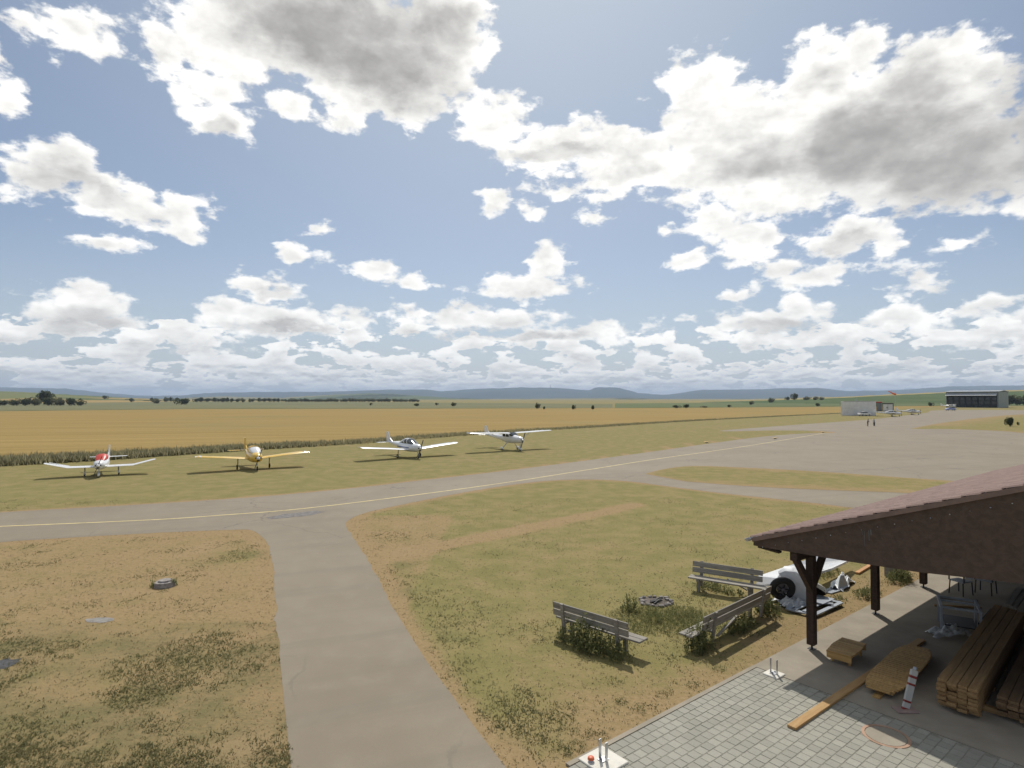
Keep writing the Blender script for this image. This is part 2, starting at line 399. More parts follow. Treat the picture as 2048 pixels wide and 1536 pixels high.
M_orange = mat('orange_fabric', None, (.75, .16, .04), .7)
M_glass = mat('canopy_glass', None, (.035, .045, .055), .06, 0, .8)
M_black = mat('matt_black', None, (.012, .012, .013), .6)
M_concrete = mat('concrete_slab', None, (.31, .27, .21), .85, var=.10, vs=1.3, bump=.25, bs=60, spec=.2)
M_footing = mat('white_concrete', None, (.66, .63, .55), .8, var=.08, vs=6)
M_bedding = mat('paver_bedding_sand', None, (.26, .245, .195), .95, var=.2, vs=12)
def paver_fn(n, tt, b, oc):
    g = n.n('ShaderNodeObjectInfo').outputs['Random']; gi = n.n('ShaderNodeNewGeometry').outputs['Random Per Island']
    w = n.n('ShaderNodeNewGeometry').outputs['Position']
    r = n.m('FRACT', n.m('ADD', g, gi))
    c = n.mix(r, (.295, .285, .235), (.365, .350, .290)); f = n.noise(w, 45, 4, .7)
    c = n.mix(n.m('MULTIPLY', n.ss(f, .4, .7), .35), c, (.22, .215, .19))
    s = n.noise(w, .9, 4, .6); c = n.mix(n.m('MULTIPLY', n.ss(s, .52, .68), .45), c, (.27, .25, .21))
    tt.links.new(c, b.inputs['Base Color'])
M_paver = mat('grey_concrete_pavers', paver_fn, rough=.88, spec=.2)
def tile_fn(n, tt, b, oc):
    f = n.noise(oc, 5, 5, .65); g = n.noise(oc, 60, 3, .6); gi = n.n('ShaderNodeNewGeometry').outputs['Random Per Island']
    c = n.mix(gi, (.185, .118, .098), (.245, .160, .133)); c = n.mix(n.m('MULTIPLY', n.ss(f, .4, .7), .4), c, (.16, .10, .085))
    c = n.mix(n.m('MULTIPLY', n.ss(g, .5, .7), .4), c, (.30, .225, .195))
    tt.links.new(c, b.inputs['Base Color'])
M_tile = mat('red_brown_roof_tiles', tile_fn, rough=.75, spec=.25)
M_line = mat('faded_yellow_line', None, (.58, .47, .22), .8, var=.2, vs=1.5)
M_patch = mat('worn_asphalt_patch', None, (.165, .155, .145), .9, var=.35, vs=5, bump=.4, bs=30)
M_stone = mat('grey_fire_stones', None, (.27, .245, .225), .9, var=.3, vs=9, bump=.4, bs=25)
M_ash = mat('ash_and_embers', None, (.12, .10, .085), .95, var=.5, vs=9)
def plast_fn(n, tt, b, oc):
    tr = n.n('ShaderNodeBsdfTransparent'); mx = n.n('ShaderNodeMixShader', inp={0: n.ss(n.noise(oc, 7, 3), .35, .65, .45, .95)})
    tt.links.new(tr.outputs[0], mx.inputs[1]); tt.links.new(b.outputs[0], mx.inputs[2]); tt.links.new(mx.outputs[0], tt.nodes['Material Output'].inputs[0])
M_plastic = mat('clear_plastic_sheet', plast_fn, (.72, .76, .76), .18, 0, .6)
M_tarp = mat('white_tarpaulin', None, (.66, .67, .67), .5, bump=.5, bs=9)
M_greyp = mat('pale_grey_paint', None, (.33, .36, .40), .5, var=.12, vs=3)
M_cont = mat('white_container_panel', None, (.78, .77, .74), .6, var=.08, vs=.6)
M_roofm = mat('grey_metal_roof', None, (.36, .38, .40), .5, .1, var=.08, vs=.3)
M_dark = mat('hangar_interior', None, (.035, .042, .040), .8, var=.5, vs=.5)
M_clad = mat('grey_green_cladding', None, (.27, .31, .29), .65, var=.1, vs=.8)
M_skin = mat('skin', None, (.45, .28, .2), .6); M_cloth = mat('dark_clothes', None, (.05, .035, .03), .85); M_cloth2 = mat('navy_clothes', None, (.03, .03, .045), .85)

# ------------------------------------------------------------------ setting: ground sheet
A = Vector((.782, .624, 0)).normalized(); B = Vector((A.y, -A.x, 0))
P1 = G(1624, 1300)
def WP(a, b, z=0): return P1 + A * a + B * b + Vector((0, 0, z))

taxi_up = [(-500,1052),(-200,1040),(0,1025),(250,1011),(500,995),(700,977),(850,960),(1000,943),(1150,924),(1300,904),(1420,887),(1520,874),(1600,867.5),(1660,866),(1668,864.5),(1620,861.5),(1540,861),(1470,862.5),(1440,861.5),(1500,856.5),(1600,849),(1700,842),(1760,837),(1850,826),(1905,820),(2300,822)]
taxi_lo = [(-500,1112),(-200,1096),(0,1084),(180,1073),(350,1064),(460,1060),(500,1060),(522,1072),(536,1090),(546,1130),(550,1200),(556,1280),(564,1360),(572,1440),(578,1500),(584,1560),(590,1640)]
path_r = [(1090,1640),(1035,1560),(1008,1530),(950,1455),(900,1385),(860,1332),(820,1270),(785,1212),(755,1155),(728,1108),(706,1075),(692,1052),(698,1040),(730,1026),(800,1010),(900,990),(1000,973),(1090,962),(1180,959),(1260,963),(1330,972),(1450,987),(1600,1003),(1700,1015),(1900,1040),(2300,1090)]
island1 = [(1290,948),(1330,938),(1390,932),(1500,936),(1650,944),(1830,957),(2300,990),(2300,1012),(1850,988),(1650,980),(1500,973),(1370,963),(1290,948)]
island2 = [(1820,858),(1870,848),(1960,836),(2060,828),(2300,822),(2300,905),(2060,868),(1950,860),(1870,858),(1820,858)]
asph_pts = gp(taxi_up) + [G(2700, 1140)] + gp(path_r)[::-1] + gp(taxi_lo)[::-1]
def seg_dist(X, Y, pts, closed=False):
    D = np.full(X.shape, 1e9); n = len(pts)
    for i in range(n if closed else n - 1):
        a, b = pts[i], pts[(i+1) % n]; dx, dy = b[0]-a[0], b[1]-a[1]; L = dx*dx+dy*dy
        if L < 1e-9: continue
        tt_ = np.clip(((X-a[0])*dx+(Y-a[1])*dy)/L, 0, 1)
        D = np.minimum(D, np.hypot(X-a[0]-tt_*dx, Y-a[1]-tt_*dy))
    return D
def inside(X, Y, pts):
    ins = np.zeros(X.shape, bool); n = len(pts)
    for i in range(n):
        x1, y1, x2, y2 = pts[i][0], pts[i][1], pts[(i+1) % n][0], pts[(i+1) % n][1]
        if y1 == y2: continue
        c = ((y1 > Y) != (y2 > Y)) & (X < (x2-x1)*(Y-y1)/(y2-y1)+x1); ins ^= c
    return ins
def axis(lo, hi, step, ext):
    a = list(np.arange(lo, hi, step)); s = step
    while a[-1] < ext: s *= 1.16; a.append(a[-1] + s)
    s = step; f = [a[0]]
    while f[0] > -ext: s *= 1.16; f.insert(0, f[0] - s)
    return np.array(f[:-1] + a)
gx, gy = axis(-24, 34, .35, 25000), axis(4, 46, .35, 25000)
def lawn_attr(X, Y):
    dry = .34 + .12*np.exp(-((Y-15)/5)**2)*(X > 0); lush = np.zeros(X.shape) + .0
    bl = (X < -3.2) & (Y < 32.5); lush += np.where(bl, .20 + .22*np.clip((16-Y)/5, 0, 1), 0)
    dA = seg_dist(X, Y, asph_pts, True)
    left = (X < (Y * 0 - 3.2)) & (Y < 32.5)
    dry += np.where(left, .40, 0); lush += np.where(left & (Y < 17), .55, 0)
    dry += .75 * np.exp(-(dA / .45) ** 2)
    streak = seg_dist(X, Y, gp([(715,1118),(800,1108),(930,1082),(1060,1055),(1180,1030),(1270,1010)], 3)); dry += 1.25 * np.exp(-(streak / .55) ** 2)
    c = (G(1330, 1235) + G(1250, 1290)) / 2; bench = np.hypot(X - c.x, Y - c.y)
    dry -= .35 * np.exp(-(bench / 3.0) ** 2); lush += .45 * np.exp(-(bench / 3.2) ** 2)
    q = (X - P1.x) * B.x + (Y - P1.y) * B.y; aa = (X - P1.x) * A.x + (Y - P1.y) * A.y
    dry += np.where((q < 0) & (q > -4), .40 * np.exp(-((q + .4) / 1.4) ** 2), 0)
    g2 = (X - G(505,1110).x) ** 2 + (Y - G(505,1110).y) ** 2; lush += .8 * np.exp(-g2 / 1.6); dry -= .4 * np.exp(-g2 / 3)
    g3 = (X + 2) ** 2 + (Y - 27) ** 2
    dry -= np.where((Y > 32) & (Y < 120), .04, 0)
    pr = seg_dist(X, Y, gp([(800,1130),(850,1200),(900,1290),(950,1370),(1010,1440),(1080,1500)], 3)); lush += .5 * np.exp(-(pr / .7) ** 2); dry -= .25 * np.exp(-(pr / .8) ** 2)
    return dry, lush, dA
GX, GY = np.meshgrid(gx, gy)
dryv, lushv, _ = lawn_attr(GX, GY)
gz = np.zeros_like(GX)
V = np.stack([GX.ravel(), GY.ravel(), gz.ravel()], 1); nx, ny = len(gx), len(gy)
I = np.arange(nx*ny).reshape(ny, nx)
F = np.stack([I[:-1, :-1].ravel(), I[:-1, 1:].ravel(), I[1:, 1:].ravel(), I[1:, :-1].ravel()], 1)
me = arrmesh('ground', V, F, M_ground)
for k, arr in (('dry', dryv), ('lush', lushv)):
    at = me.attributes.new(k, 'FLOAT', 'POINT'); at.data.foreach_set('value', arr.ravel().astype(np.float32))
tag(link('ground', me), kind='structure', label='dry mown airfield grass around the tarmac')

def sheet(name, pts, m, z, label=None): return tag(link(name, poly_mesh(name, pts, m, z)), kind='structure', label=label)
def ragged(pts, amp=.09, step=.22):
    out = []
    for i, a in enumerate(pts):
        b = pts[(i+1) % len(pts)]; d = b - a; L = d.length
        k = max(1, int(L/step)) if min(a.y, b.y) < 42 and max(abs(a.x), abs(b.x)) < 45 else 1
        nrm = Vector((-d.y, d.x, 0)).normalized() if L > 1e-6 else Vector((0, 0, 0))
        for j in range(k):
            p = a + d*(j/k)
            q = noise.noise((p.x*1.3, p.y*1.3, 0)) + .6*noise.noise((p.x*5, p.y*5, 2)) if k > 1 else 0
            out.append(p + nrm*q*amp)
    return out
sheet('tarmac', ragged(asph_pts), M_asphalt, .004, 'grey asphalt taxiway, apron and path')
def island(name, px, label):
    pts = gp(px[:-1], 4); xs = [p.x for p in pts]; ys = [p.y for p in pts]
    me = poly_mesh(name, pts, M_ground, .012)
    bm = bmesh.new(); bm.from_mesh(me); bmesh.ops.subdivide_edges(bm, edges=bm.edges, cuts=3, use_grid_fill=True); bm.to_mesh(me); bm.free()
    co = np.array([v.co[:] for v in me.vertices]); d = seg_dist(co[:,0], co[:,1], pts, True)
    at = me.attributes.new('dry', 'FLOAT', 'POINT'); at.data.foreach_set('value', (.30 + .45*np.exp(-(d/.6)**2)).astype(np.float32))
    at = me.attributes.new('lush', 'FLOAT', 'POINT'); at.data.foreach_set('value', np.full(len(co), .25, np.float32))
    tag(link(name, me), kind='structure', label=label)
island('grass_island', island1, 'long grass island between the apron and the lower path')
island('grass_patch', island2, 'grass patch on the far side of the apron')
def ribbon(px, w, z, n=6, wob=0):
    P = gp(px, n); v = []; f = []
    for i, p in enumerate(P):
        d = (P[min(i+1, len(P)-1)] - P[max(i-1, 0)]).normalized(); s = Vector((-d.y, d.x, 0)) * (w/2 + random.uniform(-wob, wob))
        v += [p + s + Vector((0,0,z)), p - s + Vector((0,0,z))]
        if i: f.append((2*i-2, 2*i-1, 2*i+1, 2*i))
    return v, f
v, f = ribbon([(-300,1065),(0,1053),(300,1040),(450,1030),(600,1018),(800,994),(1000,967),(1180,939),(1300,920),(1420,903),(1520,888),(1650,866)], .17, .009)
tag(link('taxiway_line', pyd('taxiway_line', v, [q[::-1] for q in f], M_line)), kind='structure', label='faded yellow centre line along the taxiway')
v, f = ribbon([(1640,962),(1720,940),(1800,920),(1900,896)], .12, .009)
tag(link('apron_line', pyd('apron_line', v, [q[::-1] for q in f], M_asphalt)), kind='structure')
def blobpoly(c, rx, ry, n=26, jag=.18, rot=0):
    pts = []
    for i in range(n):
        a = 2*math.pi*i/n; k = 1 + random.uniform(-jag, jag)
        x, y = rx*k*math.cos(a), ry*k*math.sin(a)
        pts.append(Vector((c[0] + x*math.cos(rot) - y*math.sin(rot), c[1] + x*math.sin(rot) + y*math.cos(rot), 0)))
    return pts
c0 = (G(530,1037) + G(650,1023)) / 2; dv = G(650,1023) - G(530,1037)
sheet('asphalt_patch', blobpoly(c0, dv.length/2, .55, 40, .2, math.atan2(dv.y, dv.x)), M_patch, .010, 'rough dark repair patch where the path meets the taxiway')
sheet('bare_patch', blobpoly(G(200,1240), .42, .22, 20, .15), mat('pale_grey_soil', None, (.24,.225,.205), .95, var=.15, vs=6), .006)
sheet('dark_patch', blobpoly(G(5,1328), .38, .3, 24, .25), mat('burnt_soil', None, (.075,.075,.078), .95, var=.3, vs=6), .006)

# fields beyond the airstrip
wheat_lo = [(-700,975),(-300,952),(0,932),(200,919),(400,906),(560,897),(700,888),(900,873),(1080,861),(1300,847),(1500,836),(1690,826),(1760,820)]
wheat_up = [(1900,812),(1700,813.5),(1400,816),(1100,817),(800,818),(400,818.5),(0,823),(-300,826),(-1500,830)]
wl = gp(wheat_lo, 4); wu = [G(*p) for p in wheat_up]
P = wl + wu
sheet('wheat_field', P, M_wheat, .05, 'ripe ochre wheat field beyond the parked aircraft')
sheet('green_field', [G(1230,816.2),(G(1230,807)),G(1600,804.5),G(2300,804),G(2300,812),G(1900,811.5),G(1560,814)], M_green, .12, 'green crop field beyond the wheat')
sheet('meadow', [G(-1500,829),G(-300,825),G(0,822),G(400,817.5),G(830,816.8),G(1225,816),G(1225,808),G(700,804),G(0,803),G(-1500,803)], M_green2, .10, 'dull green meadow behind the wheat')

# hills
def ridge(name, pts, Y0, Y1, m, lab, rough=0, nu=160, nd=14, zfoot=-2.0, back=1.25):
    us = np.linspace(pts[0][0], pts[-1][0], nu); vs = np.interp(us, [p[0] for p in pts], [p[1] for p in pts]); Vv = []
    for j in range(nd + 3):
        s = min(j / nd, 1); Y = Y0 + (Y1 - Y0) * s if j <= nd else Y1 * (1 + (back-1) * (j - nd) / 2)
        for u, vv in zip(us, vs):
            zc = H + (V0 - vv) / FPX * Y1
            prof = s * s * (3 - 2 * s) if j <= nd else 1 - .5 * (j - nd)
            z = zfoot + (zc - zfoot) * prof + rough * (noise.noise((u*.05, j*.5, 3)) + .6*noise.noise((u*.23, j*.9, 7))) * (prof if j <= nd else 0)
            Vv.append(((u - 1024) / FPX * Y, Y, z))
    n = len(us); I = np.arange(n*(nd+3)).reshape(nd+3, n)
    Ff = np.stack([I[:-1,:-1].ravel(), I[:-1,1:].ravel(), I[1:,1:].ravel(), I[1:,:-1].ravel()], 1)
    me = arrmesh(name, np.array(Vv), Ff, m); me.polygons.foreach_set('use_smooth', [True]*len(me.polygons))
    return tag(link(name, me), kind='structure', label=lab)
ridge('far_hills', [(-500,772),(0,775),(130,777),(200,785),(290,792),(360,791),(420,786),(520,784),(650,784),(760,780),(850,779),(880,783),(950,778),(1050,775),(1120,776),(1178,781),(1192,774.5),(1235,775),(1255,780),(1275,786),(1330,790),(1360,786),(1400,780),(1500,779),(1580,777),(1640,776),(1690,782),(1780,781),(1860,776),(1900,773),(2048,771),(2500,766)], 8200, 11500, M_far, 'long blue wooded hills on the horizon', 9, 420)
ridge('mid_hills', [(-500,789),(200,792),(300,798),(450,793),(560,796),(640,791),(740,787),(800,789),(900,796),(1000,799),(1100,797),(1250,796),(1350,799),(1500,798),(1640,793),(1700,797),(2500,794)], 3300, 5600, M_mid, 'low patchwork hills before the blue range', 6, 260)
ridge('left_slope', [(-1200,770),(-300,778),(0,783),(60,785),(130,789),(240,795),(330,799),(420,802),(520,805)], 640, 1900, M_hillL, 'ochre and green fields rising on the left', 1.2, 120)
ridge('right_slope', [(1230,808),(1380,803),(1500,800),(1600,797),(1700,793),(1780,789),(1900,784),(2048,780),(2300,776),(3000,770)], 520, 1250, mat('right_slope_crops', lambda n, tt, b, oc: tt.links.new(
    n.mix(n.ss(n.m('ADD', n.n('ShaderNodeSeparateXYZ', inp={0: oc}).outputs[1], n.m('MULTIPLY', n.noise(oc, .006, 3), 90.)), 1085, 1110),
          n.mix(n.ss(n.noise(n.vm('MULTIPLY', oc, (.01, .05, 0)), 1, 5), .35, .65), (.060, .098, .040), (.11, .135, .058)), (.31, .25, .11)), b.inputs['Base Color']), rough=.95, spec=.03),
    'green slope with a straw coloured crest on the right', 1.0, 120)

# ------------------------------------------------------------------ trees and far vegetation
def crown_mesh(name, n, m, seed, lobes=9, squash=.8, leaf=.11):
    r = np.random.default_rng(seed)
    C = r.normal(0, .34, (lobes, 3)); C[:, 2] = np.abs(C[:, 2]) * squash - .1; rad = r.uniform(.28, .52, lobes)
    C[0] = 0; rad[0] = .6
    i = r.integers(0, lobes, n); d = r.normal(size=(n, 3)); d /= np.linalg.norm(d, axis=1)[:, None]
    P = C[i] + d * (rad[i] * r.uniform(.55, 1.05, n) ** .5)[:, None]; P[:, 2] *= squash
    a = r.normal(size=(n, 3)); a /= np.linalg.norm(a, axis=1)[:, None]; b = np.cross(a, r.normal(size=(n, 3))); b /= np.linalg.norm(b, axis=1)[:, None]
    s = leaf * r.uniform(.5, 1.3, n)[:, None]
    V = np.stack([P - a*s, P + b*s*.7, P + a*s, P - b*s*.7], 1).reshape(-1, 3)
    mx = np.abs(V).max(0); V[:, 0] /= mx[0]*2; V[:, 1] /= mx[1]*2; V[:, 2] = (V[:, 2] - V[:, 2].min()) / (V[:, 2].max() - V[:, 2].min())
    return arrmesh(name, V, np.arange(n*4).reshape(n, 4), m)
CR = [crown_mesh('crown', 700, M_leaf, 1), crown_mesh('crown', 700, M_leaf2, 2, 12), crown_mesh('crown', 700, M_leaf, 3, 7, .9)]
def trunk_bm(bm):
    cyl(bm, (0,0,0), (0,0,.45), .035, .022, 7)
    for k in range(5):
        a = k*1.3; cyl(bm, (0,0,.25+.04*k), (.2*math.cos(a), .2*math.sin(a), .5+.05*k), .016, .005, 5)
bm = bmesh.new(); trunk_bm(bm); TR = bm_mesh('trunk', bm, M_bark)
BIGCR = crown_mesh('crown', 2600, M_leaf, 11, 14, .95, .075)
def tree(u, v, w, h, label, cat='tree', group=None, k=None, name='tree', z=0, dist=None, low=.12):
    """u, v foot; w, h in photo pixels"""
    low = min(low, .03)
    p = G(u, v) if dist is None else Vector(((u-1024)/FPX*dist, dist, z)); px = p.y / FPX
    W_, H_ = w * px, h * px
    root = empty(name, p, random.uniform(0, 6.28), label, cat, group)
    cr = BIGCR if k == 'big' else CR[(k if k is not None else random.randrange(3))]
    link('crown', cr, root, (0, 0, H_*low), None, (W_, W_, H_*(1-low)))
    link('trunk', TR, root, None, None, (H_*.8, H_*.8, H_))
    return root
ROW = 'small trees in the row behind the meadow'
tree(88, 810, 36, 31, 'large dark round tree standing above the hedge at the far left', k='big')
for i, (u, w, h) in enumerate([(6,34,12),(28,30,15),(50,34,17),(72,30,18),(98,30,18),(120,32,17),(142,34,17),(160,20,12),(-20,40,14)]):
    tree(u, 811.5, w, h, 'dense dark hedge bush under the large round tree', 'bush', 'hedge bushes at the far left', name='hedge_bush', low=.0)
tree(313, 807.5, 21, 11, 'grey green bush left of the darker one behind the wheat', 'bush', name='field_bush', low=0, k=1)
tree(369, 809.5, 32, 14, 'broad dark bush behind the wheat, left of the tree row', 'bush', name='field_bush', low=0, k=0)
tree(210, 800, 14, 8, 'lone small tree on the ochre slope at left', name='tree', dist=1150, z=5)
for u in (265, 302, 316, 330, 340, 352, 366, 392, 404, 415, 428, 437, 447, 455, 464, 475, 486, 497, 505, 517, 526, 537, 549, 560):
    tree(u + random.uniform(-3, 3), 804.5 + random.uniform(-.5, .5), random.uniform(8, 15), random.uniform(6.5, 11), 'small dark tree in the row behind the green meadow', group=ROW)
for i in range(44):
    tree(570 + i*6.2 + random.uniform(-2, 2), 804.0, random.uniform(9, 16), random.uniform(5.5, 8.5), 'far low tree of the wooded strip behind the first aircraft pair', group='trees of the far wooded strip', k=1)
for i in range(34):
    tree(262 + i*17 + random.uniform(-6, 6), 802.6 + random.uniform(-.6, .6), random.uniform(12, 26), random.uniform(3, 6.5), 'far hazy bush in the scrub between the meadow and the hills', 'bush', 'scrub behind the meadow', name='scrub_bush', k=1)
for (u, v, w, h, lb) in [(741,811,8,6,'tiny round tree right of the wooded strip'),(833,812.5,12,6,'small low tree in the meadow above the third aircraft'),(873,811,9,6,'small tree just right of the one above the third aircraft'),
    (907,813,14,9,'dark round tree in the meadow above the fourth aircraft tail'),(1075,818,14,13,'tree with a second smaller one beside it beyond the wheat'),(1088,819,8,7,'smaller of the two neighbouring trees beyond the wheat'),
    (1146,819.5,12,11,'dark round tree standing alone on the wheat edge'),(1185,819.5,11,10,'paler round tree right of the dark one on the wheat edge'),
    (1352,816.5,22,7,'low wide bush, left one of the clump on the green field edge'),(1372,816.5,18,9,'taller bush of the clump on the green field edge'),(1410,815.5,18,4,'flat bush right of the clump on the green field'),
    (1458,815,9,6,'tiny bush on the green field edge beside the flat one'),(1502,810,14,9,'dark tree at the left foot of the right slope'),(1542,806,16,11,'dark round tree at the foot of the right slope')]:
    tree(u, v, w, h, lb, 'bush' if 'bush' in lb else 'tree', name='bush' if 'bush' in lb else 'field_tree', low=.05)
for (u, v, w, h, lb) in [(1576,800,14,8,'small tree left of the tall one on the slope skyline'),(1590,800,18,15,'tall tree on the slope skyline above the container'),(1612,800,22,8,'low wide tree on the slope skyline'),
    (1630,799,16,8,'round tree on the slope skyline'),(1643,799,12,7,'rightmost tree of the skyline group')]:
    tree(u, v, w, h, lb, name='skyline_tree', dist=760, z=4)
for (u, w, h, lb) in [(1635,9,7,'tiny bush left of the white container on the slope'),(1692,18,8,'low bush above the left end of the white container'),(1724,14,9,'dark bush above the middle of the white container'),
    (1757,14,9,'dark bush behind the right container'),(1860,12,9,'dark bush left of the hangar')]:
    tree(u, 808, w, h, lb, 'bush', name='slope_bush', low=0, dist=480)
tree(1915, 790, 22, 28, 'tree showing above the left end of the hangar roof', name='hangar_tree', dist=470)
tree(1902, 790, 14, 19, 'small bush beside the tree behind the hangar roof', 'bush', name='hangar_tree', dist=475)
for i in range(6):
    tree(2018 + i*16, 800, 28, 22, 'dark bushy tree in the hedgerow right of the hangar', group='hedgerow right of the hangar', name='hedgerow_tree', dist=560, low=0)
tree(2021, 853, 17, 20, 'round dark conifer shrub standing alone on the far right grass', 'bush', name='round_shrub', k='big', low=0)
tree(2036, 851, 6, 8, 'tiny thin sapling right of the round dark shrub', 'sapling', name='sapling', low=.2)

# rough verge along the wheat (nobody could count the stalks)
def blades(P, h, w, lean, r, k=3):
    """k crossed triangles per point"""
    n = len(P); V = []
    for j in range(k):
        a = r.uniform(0, 2*math.pi, n); d = np.stack([np.cos(a), np.sin(a), 0*a], 1); l = r.normal(0, lean, (n, 3)); l[:, 2] = 0
        o = r.normal(0, 1, (n, 3)) * (w*1.2)[:, None]; o[:, 2] = 0
        hh = h * r.uniform(.6, 1.1, n); ww = w[:, None] * .5
        V.append(np.stack([P + o - d*ww, P + o + d*ww, P + o + l*hh[:, None] + np.stack([0*a, 0*a, hh], 1)], 1))
    return np.concatenate(V).reshape(-1, 3)
pts = []; 
vp = [(-300,950),(0,931),(150,923),(300,913),(450,903),(560,896),(700,888),(830,878),(930,870.5),(1080,861),(1200,854),(1320,846),(1450,838.5),(1580,832),(1690,826.5),(1760,822)]
vg = gp(vp, 4)
for i in range(len(vg) - 1):
    a, b = vg[i], vg[i+1]; L = (b-a).length; u = i / len(vg)
    wid = 4.2*(1-u)+1.2; n = int(L*wid*(26 if u < .35 else 9))
    for k in range(n):
        p = a.lerp(b, random.random()); d = (b-a).normalized(); q = random.uniform(-.2, 1)*wid
        if noise.noise(p*.25) < -.45 and u > .45: continue
        pts.append((p.x - d.y*q, p.y + d.x*q, 0, (.62*(1-u)+.26)*random.uniform(.35, 1.2)))
pa = np.array(pts); Vb = blades(pa[:, :3], pa[:, 3], np.full(len(pa), .20), .30, rng)
tag(link('rough_verge', arrmesh('rough_verge', Vb, np.arange(len(Vb)).reshape(-1, 3), M_verge)), 'dark band of tall rough grass along the wheat edge', 'grass', kind='stuff')

# ------------------------------------------------------------------ short grass, tufts and straw on the near lawn
def scatter_lawn():
    n = 330000
    Y = 9.2 + (38 - 9.2) * rng.random(n) ** 1.5; X = (rng.random(n)*2 - 1) * Y * .88
    dry, lush, dA = lawn_attr(X, Y)
    aa = (X-P1.x)*A.x+(Y-P1.y)*A.y; bb = (X-P1.x)*B.x+(Y-P1.y)*B.y
    ok = ~inside(X, Y, asph_pts) & ~((bb > -.46) & (aa > -8.5))
    X, Y, dry, lush, dA = X[ok], Y[ok], dry[ok], lush[ok], dA[ok]
    nz = np.array([noise.fractal((x*.45, y*.45, 0), .7, 2.1, 4) + .55*noise.noise((x*2.2, y*2.2, 5)) for x, y in zip(X, Y)])
    score = nz*.75 + lush*.55 - dry*.32 - .05 - .07*((X > 0) & (Y > 17)) + .06*(X < -4) + rng.normal(0, .08, len(X))
    g = rng.random(len(X)) < .62*np.clip((score + .02)/.62, 0, 1)**1.15; s = (~g) & (rng.random(len(X)) < .10)
    P = np.stack([X, Y, 0*X], 1)
    hg = rng.uniform(.02, .055, g.sum()) * (1 + .5*np.clip(lush[g], 0, 1))
    V1 = blades(P[g], hg, rng.uniform(.014, .034, g.sum()), .8, rng, 2)
    tag(link('clover_patches', arrmesh('clover_patches', V1, np.arange(len(V1)).reshape(-1, 3), M_tuft)), 'dark green clover and weeds patching the dry lawn', 'grass', kind='stuff')
    V2 = blades(P[s], rng.uniform(.02, .05, s.sum()), rng.uniform(.01, .025, s.sum()), .9, rng, 2)
    tag(link('dry_grass', arrmesh('dry_grass', V2, np.arange(len(V2)).reshape(-1, 3), M_straw)), 'short straw coloured dry grass blades on the lawn', 'grass', kind='stuff')
scatter_lawn()

def weed_clump(name, c, rx, ry, h, n, label, rot=0, cat='weeds', leaf=.035, stalky=.3):
    """leafy weeds: stems with leaves up them, one thing"""
    r = np.random.default_rng(abs(hash((round(c[0], 2), round(c[1], 2)))) % 99991)
    V = []; F = []
    for i in range(n):
        q = math.sqrt(r.random()); a = r.random()*6.283; x, y = rx*q*math.cos(a), ry*q*math.sin(a)
        nn = .55 + .9*max(0, .5 + noise.noise((c[0]+x*1.7, c[1]+y*1.7, 3.3)))
        if r.random() > 1.25 - q: continue
        hh = max(.03, h * (1 - .72*q*q) * r.uniform(.35, 1.1) * nn); lx, ly = r.normal(0, .16*hh, 2)
        bx_, by_ = c[0] + x*math.cos(rot) - y*math.sin(rot), c[1] + x*math.sin(rot) + y*math.cos(rot)
        for k in range(3 + int(hh*22)):
            s = r.random() ** .8; p = np.array([bx_ + lx*s, by_ + ly*s, hh*s]) + r.normal(0, .02, 3)
            d1 = r.normal(size=3); d1 /= np.linalg.norm(d1); d2 = np.cross(d1, r.normal(size=3)); d2 /= np.linalg.norm(d2)
            if r.random() < stalky: d1 = np.array([r.normal(0, .3), r.normal(0, .3), 1]); l, w_ = leaf*2.4, leaf*.25
            else: l, w_ = leaf*r.uniform(.6, 1.3), leaf*.55
            b = len(V); V += [p - d1*l, p + d2*w_, p + d1*l, p - d2*w_]; F.append((b, b+1, b+2, b+3))
    V = np.array(V); V[:, 2] = np.maximum(V[:, 2], .003); V -= np.array([c[0], c[1], 0])
    me = arrmesh(name, V, np.array(F), M_weed)
    return tag(link(name, me, None, (c[0], c[1], 0)), label, cat)

# ------------------------------------------------------------------ light aircraft
def loft(bm, secs, n=16, sq=2.3):
    rings = []
    for (x, zc, w, h) in secs:
        ring = []
        for i in range(n):
            a = 2*math.pi*i/n; c, s = math.cos(a), math.sin(a)
            ring.append(bm.verts.new((x, w/2*math.copysign(abs(c)**(2/sq), c), zc + h/2*math.copysign(abs(s)**(2/sq), s))))
        rings.append(ring)
    for a, b in zip(rings[:-1], rings[1:]):
        for i in range(n): bm.faces.new((a[i], a[(i+1) % n], b[(i+1) % n], b[i]))
    bm.faces.new(rings[0][::-1]); bm.faces.new(rings[-1])
def wing_bm(bm, st):
    """stations (y, xle, chord, z, thick)"""
    prof = [(0,0),(.06,.5),(.3,1),(.65,.6),(1,.03),(.65,-.2),(.3,-.3),(.06,-.3)]; rings = []
    for (y, xl, c, z, tk) in st: rings.append([bm.verts.new((xl - px*c, y, z + pz*tk*c)) for px, pz in prof])
    n = len(prof)
    for a, b in zip(rings[:-1], rings[1:]):
        for i in range(n): bm.faces.new((a[i], a[(i+1) % n], b[(i+1) % n], b[i]))
    bm.faces.new(rings[0][::-1]); bm.faces.new(rings[-1])
